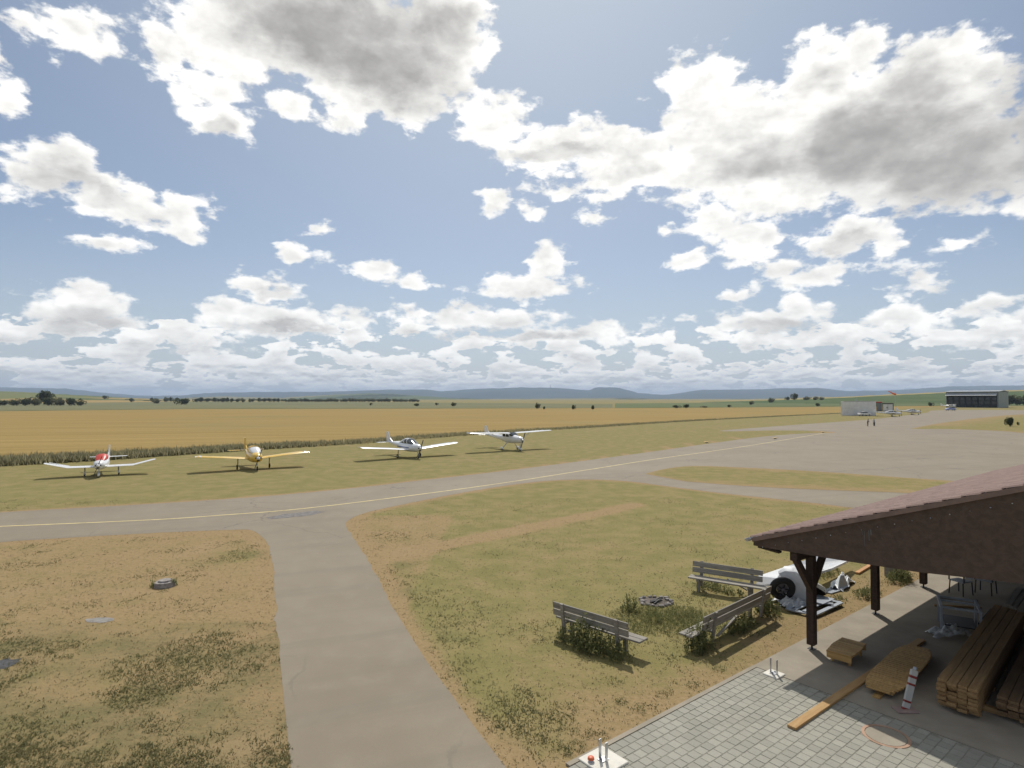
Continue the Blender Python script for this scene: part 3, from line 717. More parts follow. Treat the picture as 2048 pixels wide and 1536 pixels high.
def wheel(parent, p, r=.19, w=.13, fair=None, strut_top=None, smat=M_white, hub=M_white):
    wb = mk('wheel', lambda bm: torus_bm(bm, r*.68, r*.34, 18, 8), M_rubber, parent, True, (p[0], p[1], r))
    mk('rim', lambda bm: cyl(bm, (0, -w*.3, 0), (0, w*.3, 0), r*.5, n=12), hub, wb)
    if fair: mk('wheel_fairing', lambda bm: loft(bm, [(p[0]+.34, r+.0, .03, .05), (p[0]+.24, r+.04, .16, .22), (p[0], r+.09, .21, .30), (p[0]-.3, r+.09, .13, .18), (p[0]-.48, r+.1, .02, .03)], 10), fair, parent, True).location = (0, p[1], 0)
    if strut_top: mk('landing_gear_leg', lambda bm: cyl(bm, (p[0], p[1]*.97, r), strut_top, .045, .055, 8), smat, parent, True)
def aircraft(u, v, theta, L=7.2, span=8.7, zw=.95, high=False, crank=False, body=M_white, wingm=M_white, tipm=None, cover=None, canopy=M_glass,
             fair=None, accent=None, label='', scale=1., stripe=None, name='parked_aircraft', group=None, taildrag=False, tipd=.0):
    p = G(u, v); th = R(theta)
    root = empty(name, p, math.atan2(-math.cos(th), math.sin(th)), label, 'aircraft', group); root.scale = (scale,)*3
    # origin under the wing; nose at +x
    nose = .30*L; tail = -.70*L; zb = 1.12
    if high: zb = 1.35
    secs = [(nose, zb, .42, .42), (nose-.12, zb, .68, .62), (nose-.55, zb, .92, .80), (nose-1.15, zb, 1.06, .92), (0, zb, 1.10, 1.0), (-.9, zb+.0, 1.08, .98),
            (-1.8, zb+.08, .82, .74), (tail*.62, zb+.15, .52, .50), (tail*.85, zb+.22, .30, .32), (tail, zb+.27, .12, .20)]
    if high: secs[4] = (0, zb+.08, 1.10, 1.22); secs[5] = (-.9, zb+.08, 1.06, 1.2)
    fus = mk('fuselage', lambda bm: loft(bm, secs), body, root, True)
    for (iy, iz, iw) in ((.17, .02, .15), (-.17, .02, .15), (0, -.2, .2)): mk('air_intake', lambda bm: bx(bm, (nose-.02, iy, zb+iz), (.12, iw, .10)), M_black, fus)
    if stripe: mk('stripe', lambda bm: [bx(bm, (-.6, s*.535, zb+.0), (2.6, .035, .09)) for s in (1, -1)], stripe, fus)
    pr = empty('propeller', (0, 0, 0)); pr.parent = root
    bpy.data.objects.remove(pr)
    prop = mk('propeller', lambda bm: [beam(bm, (nose+.1, 0, zb), (nose+.1, s*.30, zb+s*.86), .04, .13, (1, 0, 0)) for s in (1, -1)], M_darkm, root)
    mk('spinner', lambda bm: loft(bm, [(nose-.02, zb, .34, .34), (nose+.12, zb, .28, .28), (nose+.26, zb, .14, .14), (nose+.31, zb, .03, .03)], 14, 2), accent or M_white, prop, True)
    half = span/2
    zwg = zw if not high else zb + .72
    for s in (1, -1):
        c0 = 1.62 if not high else 1.55
        if crank:
            st = [(s*.42, .62, 1.7, zwg, .075), (s*half*.58, .62, 1.7, zwg+.03, .07), (s*half*.985, .45, 1.0, zwg+.03+half*.42*math.tan(R(14)), .07), (s*half, .35, .8, zwg+.03+half*.42*math.tan(R(14)), .04)]
        elif high: st = [(s*.45, .55, c0, zwg, .07), (s*half*.5, .55, c0, zwg+.06, .07), (s*half*.98, .45, 1.1, zwg+.16, .065), (s*half, .38, .85, zwg+.16, .03)]
        else:
            dz = math.tan(R(4.6)) * half
            st = [(s*.42, .62, c0, zwg, .08), (s*half*.5, .60, c0*.97, zwg+dz*.5, .075), (s*half*.96, .55, c0*.86, zwg+dz*.97, .07), (s*half, .42, c0*.6, zwg+dz+tipd, .03)]
        wg = mk('wing', lambda bm: wing_bm(bm, st), wingm, root, True)
        if tipm:
            e = st[2]; f_ = st[3]; e0 = (f_[0]*.90, e[1], e[2]+.02, e[3]-(.006), e[4]*1.2)
            mk('wing_tip', lambda bm: wing_bm(bm, [(f_[0]*.91, e[1]+.01, e[2]+.03, e[3]-.01, e[4]*1.25), (f_[0]*1.003, f_[1]+.02, f_[2]+.05, f_[3]-.005, .05)]), tipm, wg, True)
        mk('aileron', lambda bm: bx(bm, (st[1][1]-st[1][2]*.93, (st[1][0]+st[2][0])/2, (st[1][3]+st[2][3])/2+.012), (.22, abs(st[2][0]-st[1][0])*.9, .02), Matrix.Rotation(math.atan2(st[2][3]-st[1][3], st[2][0]-st[1][0]) , 3, 'X')), wingm, wg)
        if high: mk('wing_strut', lambda bm: beam(bm, (.15, s*.5, zb-.38), (.1, s*half*.48, zwg), .04, .12, (1, 0, 0)), M_white, root)
        mk('stabiliser', lambda bm: wing_bm(bm, [(s*.05, tail+.75, .85, zb+.28, .05), (s*1.55, tail+.65, .62, zb+.30, .05), (s*1.6, tail+.5, .4, zb+.30, .02)]), wingm, root, True)
    def fin(bm):
        q = [(tail+1.05, zb+.38), (tail+.45, zb+.72), (tail-.02, zb+1.42), (tail-.32, zb+1.42), (tail-.22, zb+.2), (tail+.2, zb+.2)]
        a = [bm.verts.new((x, .045, z)) for x, z in q]; b = [bm.verts.new((x, -.045, z)) for x, z in q]
        bm.faces.new(a); bm.faces.new(b[::-1])
        for i in range(len(q)): bm.faces.new((a[i], b[i], b[(i+1) % len(q)], a[(i+1) % len(q)]))
    fn_ = mk('tail_fin', fin, (accent if accent and not cover else body), root)
    mk('rudder', lambda bm: beam(bm, (tail-.30, 0, zb+.3), (tail-.40, 0, zb+1.38), .05, .22, (1, 0, 0)), body, fn_)
    if high:
        mk('windscreen', lambda bm: loft(bm, [(.95, zb+.42, .8, .1), (.55, zb+.55, 1.02, .42), (.35, zb+.60, 1.04, .5)], 14, 3), canopy, root, True)
        for s in (1, -1):
            for x0 in (.0, -.75): mk('side_window', lambda bm: bx(bm, (x0, s*.545, zb+.46), (.62, .03, .34), None, .02), canopy, root)
    else:
        top = cover or canopy
        cp = mk('canopy_cover' if cover else 'canopy', lambda bm: loft(bm, [(nose-1.05, zb+.40, .7, .08), (.55, zb+.52, .92, .42), (.1, zb+.60, .98, .66), (-.6, zb+.56, .92, .66), (-1.25, zb+.42, .7, .46), (-2.0, zb+.3, .4, .3)], 14, 2.3), top, root, True)
        if not cover:
            mk('cabin_roof', lambda bm: loft(bm, [(.42, zb+.70, .5, .1), (.05, zb+.86, .72, .18), (-.6, zb+.83, .7, .16), (-1.4, zb+.55, .66, .36), (-2.1, zb+.36, .46, .26)], 12, 2.2), body, root, True)
            for x0 in (.12, -.55): mk('window_frame', lambda bm: loft(bm, [(x0+.04, zb+.60, 1.0, .70), (x0-.04, zb+.60, 1.0, .70)], 14, 2.3), body, cp, True)
    sw = 1.35 if not high else 1.15
    for s in (1, -1): wheel(root, (-.25, s*sw, 0), .21, .14, fair, (-.1, s*(sw*.98 if not high else .5), zw-.02 if not high else .95), M_zinc, hub=M_yellow if body is M_yellow else M_white)
    if taildrag: wheel(root, (tail+.2, 0, 0), .1, .08, None, (tail+.2, 0, zb+.1), M_zinc)
    else: wheel(root, (nose-.45, 0, 0), .19, .13, fair, (nose-.5, 0, zb-.3), M_zinc)
    return root
aircraft(203, 951, 27, L=7, span=8.7, zw=.85, crank=True, cover=M_red, fair=M_white, scale=.87, label='white low wing aircraft with upturned wing tips and red cabin cover, leftmost')
aircraft(508, 938, 33, L=6.6, span=9.4, zw=.95, body=M_yellow, wingm=M_yellow, tipm=M_white, canopy=M_white, scale=1.0, taildrag=False, label='yellow low wing aircraft with white wing tips, second from the left')
aircraft(820, 915, 38, L=7.3, span=11.6, zw=.85, tipd=.06, scale=1.0, stripe=M_blue, label='white low wing aircraft with dark cabin windows, third from the left')
aircraft(1022, 900, 34, L=8.2, span=12.0, high=True, fair=M_white, scale=1.0, label='white high wing aircraft with wing struts, rightmost of the grass row')
aircraft(1786, 833, 62, L=7.6, span=9.5, fair=None, stripe=M_blue, scale=1.05, label='white low wing aircraft on the apron in front of the containers')
aircraft(1826, 829.5, 66, L=7.0, span=9.0, scale=1.1, label='white low wing aircraft on the apron right of the other, towards the hangar')
aircraft(1903, 817, 30, L=7.0, span=9.5, high=True, wingm=M_cream, scale=1.15, label='small cream winged aircraft parked before the hangar doors')

# ------------------------------------------------------------------ far buildings, vehicles, people
def building_box(bm, x0, x1, y0, y1, z0, z1): bx(bm, ((x0+x1)/2, (y0+y1)/2, (z0+z1)/2), (x1-x0, y1-y0, z1-z0))
def hangar():
    p = G(1892, 814.6); Wd, Dp, Ht = 30.5, 19.0, 11.9
    r = empty('hangar', p, R(-55), 'large hangar with wide dark front and pale raised door strip at the far right', 'hangar')
    mk('wall', lambda bm: (building_box(bm, 0, .5, 0, Dp, 0, Ht*.93), building_box(bm, .5, Wd-.6, Dp-.5, Dp, 0, Ht*.93)), M_clad, r)
    sw = mk('side_wall', lambda bm: building_box(bm, Wd-.6, Wd, 0, Dp, 0, Ht*.93), M_clad, r)
    for i in range(6): mk('wall_panel', lambda bm: building_box(bm, Wd+.003, Wd+.12, .1+i*Dp/6, (i+1)*Dp/6-.12, .2, Ht*.88), M_clad, sw)
    def roof(bm):
        v = [(-.8,-1.0,Ht*.94),(Wd+.5,-1.0,Ht*.94),(Wd+.5,Dp/2,Ht),(-.8,Dp/2,Ht),(-.8,Dp+.6,Ht*.94),(Wd+.5,Dp+.6,Ht*.94)]
        a = [bm.verts.new(q) for q in v]; b = [bm.verts.new((q[0], q[1], q[2]-.3)) for q in v]
        for q in ((a[0],a[1],a[2],a[3]),(a[3],a[2],a[5],a[4]),(b[3],b[2],b[1],b[0]),(b[4],b[5],b[2],b[3]),(a[0],b[0],b[1],a[1]),(a[1],b[1],b[2],a[2]),(a[2],b[2],b[5],a[5]),(a[0],a[3],b[3],b[0]),(a[3],a[4],b[4],b[3]),(a[4],a[5],b[5],b[4])): bm.faces.new(q)
    mk('roof', roof, M_roofm, r)
    mk('door_header', lambda bm: building_box(bm, .5, Wd-.6, -.25, .1, Ht*.80, Ht*.905), M_clad, r)
    mk('folded_door', lambda bm: beam(bm, (Wd*.5, -2.6, Ht*.70), (Wd*.5, -.3, Ht*.835), Wd*.97, .2), M_roofm, r)
    for i in range(8):
        w_ = (Wd-1.2)/8
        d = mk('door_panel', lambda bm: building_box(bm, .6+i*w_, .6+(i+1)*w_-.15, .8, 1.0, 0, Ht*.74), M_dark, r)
        for z in (.22, .45):
            mk('window', lambda bm: building_box(bm, .6+i*w_+.5, .6+(i+1)*w_-.65, .72, .797, Ht*z, Ht*(z+.13)), M_glass, d)
hangar()
def containers():
    p = G(1682, 831); px = p.y/FPX
    r = empty('site_building', p, R(-31), 'long low white windowless building block beside the apron', 'building')
    Wd, Ht = 11.1, 28*px
    mk('wall', lambda bm: building_box(bm, 0, Wd, 0, 5, 0, Ht), M_cont, r)
    for i in range(9): mk('wall_panel', lambda bm: building_box(bm, .1+i*Wd/9, (i+1)*Wd/9-.06, -.05, -.001, .15, Ht-.35), M_cont, r)
    mk('roof', lambda bm: building_box(bm, 6*px*1.0, Wd+.2, -.1, 5.1, Ht+.002, Ht+.16), M_roofm, r)
    mk('roof_vent', lambda bm: building_box(bm, 4.6, 5.1, 1, 1.5, Ht, Ht+.8), M_zinc, r)
    p = G(1753, 822.5); px = p.y/FPX*.86
    r = empty('fuel_container', p, R(-31), 'narrow container with red top edge and dark ribbed side', 'container')
    b = mk('wall', lambda bm: building_box(bm, 0, 11*px, 0, 5, 0, 20*px), mat('dark_ribbed_panel', None, (.12, .11, .10), .7, var=.2), r)
    mk('roof', lambda bm: building_box(bm, -1.5, 12*px, -.3, 5, 20*px+.002, 22*px), M_red, r)
    for i in range(5): mk('rib', lambda bm: building_box(bm, .2+i*2.1*px, .5+i*2.1*px, -.12, -.001, .2, 19*px), M_roofm, r)
    p = G(1765, 823); px = p.y/FPX*.86
    r = empty('storage_container', p, R(-31), 'square white fronted container with dark frame beside the red topped one', 'container')
    mk('frame', lambda bm: (building_box(bm, 0, 22*px, .3, 5, 0, 20*px), building_box(bm, 0, 1*px, 0, .3, 0, 20*px), building_box(bm, 21*px, 22*px, 0, .3, 0, 20*px), building_box(bm, 1*px, 21*px, 0, .3, 17.5*px, 20*px)), mat('dark_green_frame', None, (.10, .11, .08), .7), r)
    for i in range(2): mk('door', lambda bm: building_box(bm, (1.3+i*9.7)*px, (10.6+i*9.8)*px, .1, .298, .3, 17*px), M_cont, r)
    mk('sign', lambda bm: building_box(bm, 8.2*px, 10*px, .04, .098, 8*px, 10.5*px), M_black, r)
containers()
def windsock():
    p = G(1791, 812.5); px = p.y/FPX
    r = empty('windsock', p, 0, 'orange windsock drooping from its mast behind the containers', 'windsock')
    mk('mast', lambda bm: cyl(bm, (0,0,0), (0,0,32*px), .16, .08, 8), M_zinc, r)
    mk('sock', lambda bm: loft(bm, [(0, 0, 1.5*px*4, 4*px), (-5*px, 1.5*px, 3.4*px, 3.4*px), (-10*px, 4.5*px, 2.2*px, 2.2*px), (-14*px, 6*px, 1.6*px, 1.6*px)], 10, 2), M_orange, r, True, (0, 0, 24*px))
windsock()
def mast():
    Y = 11000; px = Y/FPX
    r = empty('radio_mast', ((1101-1024)*px, Y, H+(V0-777)*px), 0, 'thin radio tower on the crest of the blue hills', 'tower')
    mk('tower', lambda bm: (cyl(bm, (0,0,-20), (0,0,4*px), 9, 5, 8), cyl(bm, (0,0,4*px), (0,0,9*px), 4, 1.5, 6)), M_concrete, r)
mast()
def car(u, v, theta, bodym, label, sc=1.):
    r = empty('parked_car', G(u, v), R(theta), label, 'car'); r.scale = (sc,)*3
    mk('body', lambda bm: loft(bm, [(2.1, .55, 1.3, .5), (1.9, .6, 1.6, .6), (1.0, .68, 1.72, .72), (-1.6, .7, 1.72, .78), (-2.0, .68, 1.6, .66), (-2.1, .62, 1.4, .5)], 16, 5), bodym, r, True)
    mk('cabin', lambda bm: loft(bm, [(1.0, 1.0, 1.4, .2), (.4, 1.2, 1.4, .55), (-.9, 1.2, 1.4, .6), (-1.7, 1.05, 1.35, .35)], 16, 4), M_glass, r, True)
    mk('roof', lambda bm: loft(bm, [(.4, 1.47, 1.2, .05), (-.2, 1.5, 1.25, .08), (-1.0, 1.48, 1.2, .05)], 12, 4), bodym, r, True)
    for x in (1.3, -1.3):
        for s in (1, -1): w_ = mk('wheel', lambda bm: torus_bm(bm, .22, .1, 14, 6), M_rubber, r, True, (x, s*.8, .32)); mk('rim', lambda bm: cyl(bm, (0,-.06,0), (0,.06,0), .17, n=10), M_zinc, w_)
    for s in (1, -1): mk('headlight', lambda bm: bx(bm, (2.08, s*.5, .66), (.06, .28, .12)), M_glass, r)
car(1729, 832, 8, M_cont, 'pale grey car in front of the white building block', 1.05)
car(1901, 821, 170, mat('pale_blue_paint', None, (.40, .45, .70), .35), 'pale blue car before the left end of the hangar', 1.15)
def person(u, v, face, m_top, m_leg, label, bend=0.0):
    """standing figure grown with a skin modifier"""
    r = empty('person', G(u, v), face, label, 'person'); s = .93
    J = [(0,0,.95),(0,0,1.15),(.02+bend*.3,0,1.42),(.04+bend*.5,0,1.53),(.06+bend*.6,0,1.66),(.07+bend*.65,0,1.76),
         (.02+bend*.3,.19,1.42),(.05+bend,.23,1.15),(.16+bend,.2,.95),(.02+bend*.3,-.19,1.42),(.10+bend,-.24,1.16),(.28+bend,-.16,1.12),
         (0,.1,.9),(.04,.11,.5),(0,.12,.09),(.16,.13,.04),(0,-.1,.9),(-.03,-.12,.5),(-.08,-.13,.09),(.08,-.14,.04)]
    E = [(0,1),(1,2),(2,3),(3,4),(4,5),(2,6),(6,7),(7,8),(2,9),(9,10),(10,11),(0,12),(12,13),(13,14),(14,15),(0,16),(16,17),(17,18),(18,19)]
    Rr = [.15,.14,.16,.06,.09,.07,.06,.05,.035,.06,.05,.035,.1,.07,.05,.04,.1,.07,.05,.04]
    me = bpy.data.meshes.new('body'); me.from_pydata([(x*s, y*s, z*s) for x, y, z in J], E, [])
    o = link('body', me, r); sk = o.modifiers.new('skin', 'SKIN')
    for i, q in enumerate(me.skin_vertices[0].data): q.radius = (Rr[i]*s, Rr[i]*s); q.use_root = (i == 0)
    o.modifiers.new('sub', 'SUBSURF').levels = 1; me.materials.append(M_skin)
    me.materials.clear(); me.materials.append(m_top)
    mk('head', lambda bm: bmesh.ops.transform(bm, matrix=Matrix.Translation((.065+bend*.6, 0, 1.62)) @ Matrix.Diagonal((.1, .078, .115, 1)), verts=bmesh.ops.create_icosphere(bm, subdivisions=2, radius=1)['verts']), M_skin, r, True)
    mk('hair', lambda bm: bmesh.ops.transform(bm, matrix=Matrix.Translation((.05+bend*.6, 0, 1.66)) @ Matrix.Diagonal((.105, .088, .09, 1)), verts=bmesh.ops.create_icosphere(bm, subdivisions=2, radius=1)['verts']), M_black, r, True)
    mk('trousers', lambda bm: [(cyl(bm, (0, y*.1*s, .98*s), (.03, y*.11*s, .5*s), .125*s, .095*s, 10), cyl(bm, (.03, y*.11*s, .5*s), (-.02, y*.12*s, .12*s), .095*s, .075*s, 10)) for y in (1, -1)], m_leg, r, True)
person(1735.5, 852.5, R(-20), M_cloth, mat('brown_trousers', None, (.10, .05, .035), .9), 'person in brown clothes standing on the apron, left of the pair', .12)
person(1748.5, 852.5, R(200), mat('pale_shirt', None, (.42, .40, .42), .85), M_cloth2, 'person in pale top and dark trousers on the apron, right of the pair')

# ------------------------------------------------------------------ patio
EDGE, SPLIT, A0 = -.42, -2.05, -8.1
tag(mk('patio_slab', lambda bm: [beam(bm, WP(SPLIT+.012, 2.6, .0), WP(26, 2.6, .0), 6.04, .06), beam(bm, WP(A0, EDGE+.05, .01), WP(SPLIT, EDGE+.05, .01), .10, .06)], M_concrete), 'smooth concrete slab under the open shelter', None, None, 'structure')
bed = tag(mk('paved_patio', lambda bm: beam(bm, WP(A0, (EDGE+.1+7)/2, -.01), WP(SPLIT, (EDGE+.1+7)/2, -.01), 7-EDGE-.1, .062), M_bedding), 'grey square block paving beside the shelter', None, None, 'structure')
def pavers():
    s = .205; bm = bmesh.new(); bx(bm, (0,0,0), (s-.014, s-.014, .03), None, .006)
    shared = bm_mesh('paver', bm, M_paver); ang = math.atan2(A.y, A.x); L = []
    nb = int((7-EDGE-.1)/s); na = int((SPLIT-A0)/s)
    for j in range(nb):
        for i in range(-1, na+1):
            a = SPLIT - (i+.5+(.5 if j % 2 else 0))*s; b = EDGE+.1 + (j+.5)*s
            if a < A0 or a > SPLIT-.09: continue
            p = WP(a, b); u = p.x/p.y*FPX+1024; v = V0+H/p.y*FPX
            if 1 < u < 2080 and v < 1560: L.append((-v - (0 if u < 1990 else -300), a, b))
            elif u < 2400 and v < 1900: L.append((0, a, b))
    L.sort(); 
    vis = [q for q in L if q[0] < 0]; vis.sort(key=lambda q: abs(q[1] + 6.2)*.0 + q[0])
    mb = bmesh.new()
    for k, (_, a, b) in enumerate(vis + [q for q in L if q[0] >= 0]):
        if any(math.hypot(a-fa, b-fb) < fr for fa, fb, fr in ((-2.86, 2.68, .42),)): continue
        zz = .013 + random.uniform(-.002, .002); rt = (random.uniform(-.008, .008), random.uniform(-.008, .008), ang + random.uniform(-.012, .012))
        if k < 300:
            o = link('paver', shared, bed, WP(a, b, zz), rt)
        else: bx(mb, WP(a, b, zz), (s-.014, s-.014, .03), Matrix.Rotation(rt[2], 3, 'Z') @ Matrix.Rotation(rt[0], 3, 'X'))
    o = link('paver_field', bm_mesh('paver_field', mb, M_paver), bed); o['kind'] = 'stuff'
pavers()
mc = WP(-2.86, 2.68, 0)
r = empty('manhole_cover', (mc.x, mc.y, .0), 0, 'round concrete manhole cover with a rusty rim in the paving', 'manhole cover')
mk('cover', lambda bm: cyl(bm, (0,0,.004), (0,0,.029), .33, n=32), M_concrete, r)
def ring(bm, r0, r1, z0, z1, n=36):
    q = [[bm.verts.new((rr*math.cos(2*math.pi*i/n), rr*math.sin(2*math.pi*i/n), z)) for i in range(n)] for rr, z in ((r0, z1), (r1, z1), (r1, z0), (r0, z0))]
    for k in range(4):
        for i in range(n): bm.faces.new((q[k][i], q[k][(i+1) % n], q[(k+1) % 4][(i+1) % n], q[(k+1) % 4][i]))
mk('rim', lambda bm: ring(bm, .345, .40, .004, .031), mat('rusty_rim', None, (.38, .24, .16), .8, var=.2), r)

# footings with steel post brackets
def bracket(a, b, label, foot=.36, cap=False):
    p = WP(a, b, .02); r = empty('post_bracket', p, math.atan2(A.y, A.x), label, 'post bracket')
    mk('footing', lambda bm: bx(bm, (0, 0, .012), (foot, foot, .05), None, .01), M_footing, r)
    mk('base_plate', lambda bm: bx(bm, (0, 0, .045), (.16, .12, .014)), M_zinc, r)
    for s in (1, -1): mk('upright_plate', lambda bm: bx(bm, (0, s*.075, .20), (.06, .008, .32)), M_zinc, r)
    mk('bolt', lambda bm: [cyl(bm, (x, 0, .05), (x, 0, .075), .014, n=6) for x in (.05, -.05)], M_darkm, r)
bracket(-2.1, .12, 'steel post bracket on a small pale footing before the first shelter post')
bracket(-7.55, -.06, 'steel post bracket on a large white footing at the bottom edge', .62)
pcap = WP(-7.75, -.16, .075)
r = empty('marker_cap', pcap, 0, 'round orange plastic cap on the white footing', 'cap')
mk('cap', lambda bm: (cyl(bm, (0,0,.02), (0,0,.055), .06, .052, 20), cyl(bm, (0,0,.055), (0,0,.066), .052, .035, 20)), mat('orange_plastic', None, (.62, .13, .05), .45), r, True)
mk('tube', lambda bm: cyl(bm, (0,0,-.03), (0,0,.0199), .045, n=16), M_greyp, r)

# ------------------------------------------------------------------ shelter
def shelter():
    r = empty('timber_shelter', P1, 0, 'open brown timber shelter with tiled lean-to roof at the right', 'shelter')
    T = lambda a, b, z: A*a + B*b + Vector((0, 0, z))
    g_a = -.95                                    # plane of the gable board
    b0, z0, sl = -1.0, 2.75, .358                 # eave line
    bR, aF = 8.0, 22.0
    def zt(b): return z0 + sl*(b - b0)
    # posts with shoes
    for k in range(5):
        a = 3.95*k
        ps = mk('post', lambda bm: beam(bm, T(a, 0, .14), T(a, 0, 2.36), .19, .19, A, .012), M_brown, r)
        mk('post_shoe', lambda bm: (cyl(bm, T(a, 0, .03), T(a, 0, .14), .025, n=8), bx(bm, T(a, 0, .034), (.16, .16, .012), Matrix.Rotation(math.atan2(A.y, A.x), 3, 'Z'))), M_darkm, ps)
        for s in (-1, 1): mk('brace', lambda bm: beam(bm, T(a, 0.0, 1.50), T(a+s*.80, 0.0, 2.42), .15, .14, A.cross(Vector((0,0,1))), .01), M_brown, r)
    mk('purlin', lambda bm: beam(bm, T(-.90, 0, 2.465), T(aF, 0, 2.465), .18, .21, (0,0,1), .012), M_brown, r)
    mk('purlin', lambda bm: beam(bm, T(-.7, 5.6, 4.35), T(aF, 5.6, 4.35), .17, .20), M_brown, r)
    # gable board, battens and screws
    def gable(bm):
        q = [(b0, z0-.19), (-.5, 2.565), (1.24, 2.63), (2.64, 2.70), (4.28, 2.86), (bR, 3.1), (bR, zt(bR)-.06), (b0, z0-.05)]
        a_ = [bm.verts.new(T(g_a, b, z)) for b, z in q]; c_ = [bm.verts.new(T(g_a+.04, b, z)) for b, z in q]
        bm.faces.new(a_); bm.faces.new(c_[::-1])
        for i in range(len(q)): bm.faces.new((a_[i], c_[i], c_[(i+1) % len(q)], a_[(i+1) % len(q)]))
    gb = mk('gable_board', gable, M_brownp, r)
    mk('screw', lambda bm: [cyl(bm, T(g_a-.006, b0+.25+i*.33, zt(b0+.25+i*.33)-.28+random.uniform(-.02,.02)), T(g_a, b0+.25+i*.33, zt(b0+.25+i*.33)-.28), .012, n=6) for i in range(16)], M_zinc, gb)
    mk('bird_dropping_stain', lambda bm: [beam(bm, T(g_a-.004, 1.62+dx, zt(1.6)-.30-dz), T(g_a-.004, 1.62+dx+.01, zt(1.6)-.30-dz-l), .003, w_, B) for dx, dz, l, w_ in ((0,0,.34,.012),(.09,-.02,.22,.02),(.13,-.05,.12,.03),(-.05,0,.1,.012))], mat('chalky_stain', None, (.13,.13,.125), .9), gb)
    mk('eave_board', lambda bm: beam(bm, T(g_a+.10, b0+.10, z0-.21), T(g_a+.10, -.35, 2.50), .14, .05), M_brown, r)
    mk('verge_trim', lambda bm: beam(bm, T(g_a-.03, b0-.02, z0-.045), T(g_a-.03, bR, zt(bR)-.045), .035, .10, (0,0,1)), mat('tan_verge_trim', None, (.22, .15, .125), .7, var=.15), r)
    # rafters and boarding
    for i in range(16):
        a = -.6 + i*1.45
        mk('rafter', lambda bm: beam(bm, T(a, b0+.1, z0-.16), T(a, bR, zt(bR)-.16), .10, .16, (0,0,1)), M_brown, r)
    mk('roof_boarding', lambda bm: beam(bm, T((g_a+aF)/2, b0+.02, z0-.05), T((g_a+aF)/2, bR, zt(bR)-.05), aF-g_a-.1, .03, (0,0,1)), M_brownp, r)
    # tiles: courses stepped, each tile a waved pan
    sb = B + Vector((0, 0, sl)); Ls = sb.length; sb = sb/Ls; nrm = A.cross(sb); 
    if nrm.z < 0: nrm = -nrm
    slen = (bR-b0)*Ls; course, tw = .34, .30; nc, ntl = int(slen/course), int((aF-g_a)/tw)
    prof = [(0,.0),(.12,.030),(.25,.042),(.38,.030),(.5,.004),(.75,-.004),(.97,.0)]
    V = []; Fq = []
    base = T(g_a-.04, b0-.06, z0-.02)
    for c in range(nc):
        for k in range(ntl):
            o = base + A*(k*tw) + sb*(c*course); b_ = len(V); j = random.uniform(-.004, .004)
            for (x, h) in prof:
                V += [o + A*(x*tw) + nrm*(h+.034+j), o + A*(x*tw) + sb*(course+.03) + nrm*(h+.008+j), o + A*(x*tw) + nrm*(h+.012+j)]
            for i in range(len(prof)-1):
                p_, q_ = b_+3*i, b_+3*i+3; Fq += [(p_, q_, q_+1, p_+1), (p_+2, q_+2, q_, p_)]
    o = link('roof_tiles', pyd('roof_tiles', V, Fq, M_tile, False), r); o['kind'] = 'stuff'
    # gutter
    def gut(bm):
        n = 8; ra = .065; rows = []
        for a in (g_a-.16, aF):
            rows.append([bm.verts.new(T(a, b0-.09+rr*math.cos(math.pi+math.pi*i/n), z0-.02+rr*math.sin(math.pi+math.pi*i/n))) for rr in (ra, ra-.006) for i in (range(n+1) if rr == ra else range(n, -1, -1))])
        m_ = len(rows[0])
        for i in range(m_): bm.faces.new((rows[0][i], rows[0][(i+1) % m_], rows[1][(i+1) % m_], rows[1][i]))
        bm.faces.new(rows[0]); 
        bm.faces.new([bm.verts.new(T(g_a-.158, b0-.09+ra*math.cos(math.pi+math.pi*i/n), z0-.02+ra*math.sin(math.pi+math.pi*i/n))) for i in range(n+1)])
    mk('gutter', gut, M_zinc, r)
    # wall of dark boards at the back of the shelter
    for i in range(72): mk('wall_board', lambda bm: beam(bm, T(-.6+i*.31+.15, 6.0, .05), T(-.6+i*.31+.15, 6.0, zt(6.0)-.25), .30, .03, B), M_brownp, r)
    for i in range(22): mk('wall_board', lambda bm: beam(bm, T(17.0, .4+i*.26, .05), T(17.0, .4+i*.26, 2.5), .03, .25, B), M_brownp, r)
shelter()
wdir = math.atan2(A.y, A.x)

# ------------------------------------------------------------------ things on the patio
def slat_bundle():
    """a low stack of slatted boards, ends in the sun"""
    q = [G(1648, 1299, .30), G(1682, 1274, .30), G(1738, 1286, .30), G(1704, 1318, .30)]
    c = sum(q, Vector()) / 4; ex = ((q[3]-q[0]) + (q[2]-q[1])).normalized(); ey = Vector((-ex.y, ex.x, 0)); L = ((q[3]-q[0]).length + (q[2]-q[1]).length)/2; Wd = (q[1]-q[0]).length
    r = empty('slatted_bench_top', (c.x, c.y, 0), math.atan2(ex.y, ex.x), 'small slatted wooden top with sunlit orange ends near the first post', 'bench top')
    n = 8
    for i in range(n):
        y = -Wd/2 + (i+.5)*Wd/n; LL = L*(1-.12*abs(i-3.5)/3.5)
        mk('slat', lambda bm: bx(bm, (0, y, .285), (LL, Wd/n-.014, .045), None, .006), M_larch, r)
    mk('side_rail', lambda bm: bx(bm, (0, -Wd/2+.03, .20), (L*.86, .04, .12)), M_larch, r)
    mk('side_rail', lambda bm: bx(bm, (0, Wd/2-.03, .20), (L*.86, .04, .12)), M_larch, r)
    for x in (-.3, .3): mk('batten', lambda bm: bx(bm, (x*L, 0, .235), (.07, Wd*.9, .05)), M_larch, r)
    for x in (-.3, .3):
        for y in (-.35, .35): mk('leg', lambda bm: bx(bm, (x*L, y*Wd, .12), (.05, .05, .18)), M_larch, r)
slat_bundle()
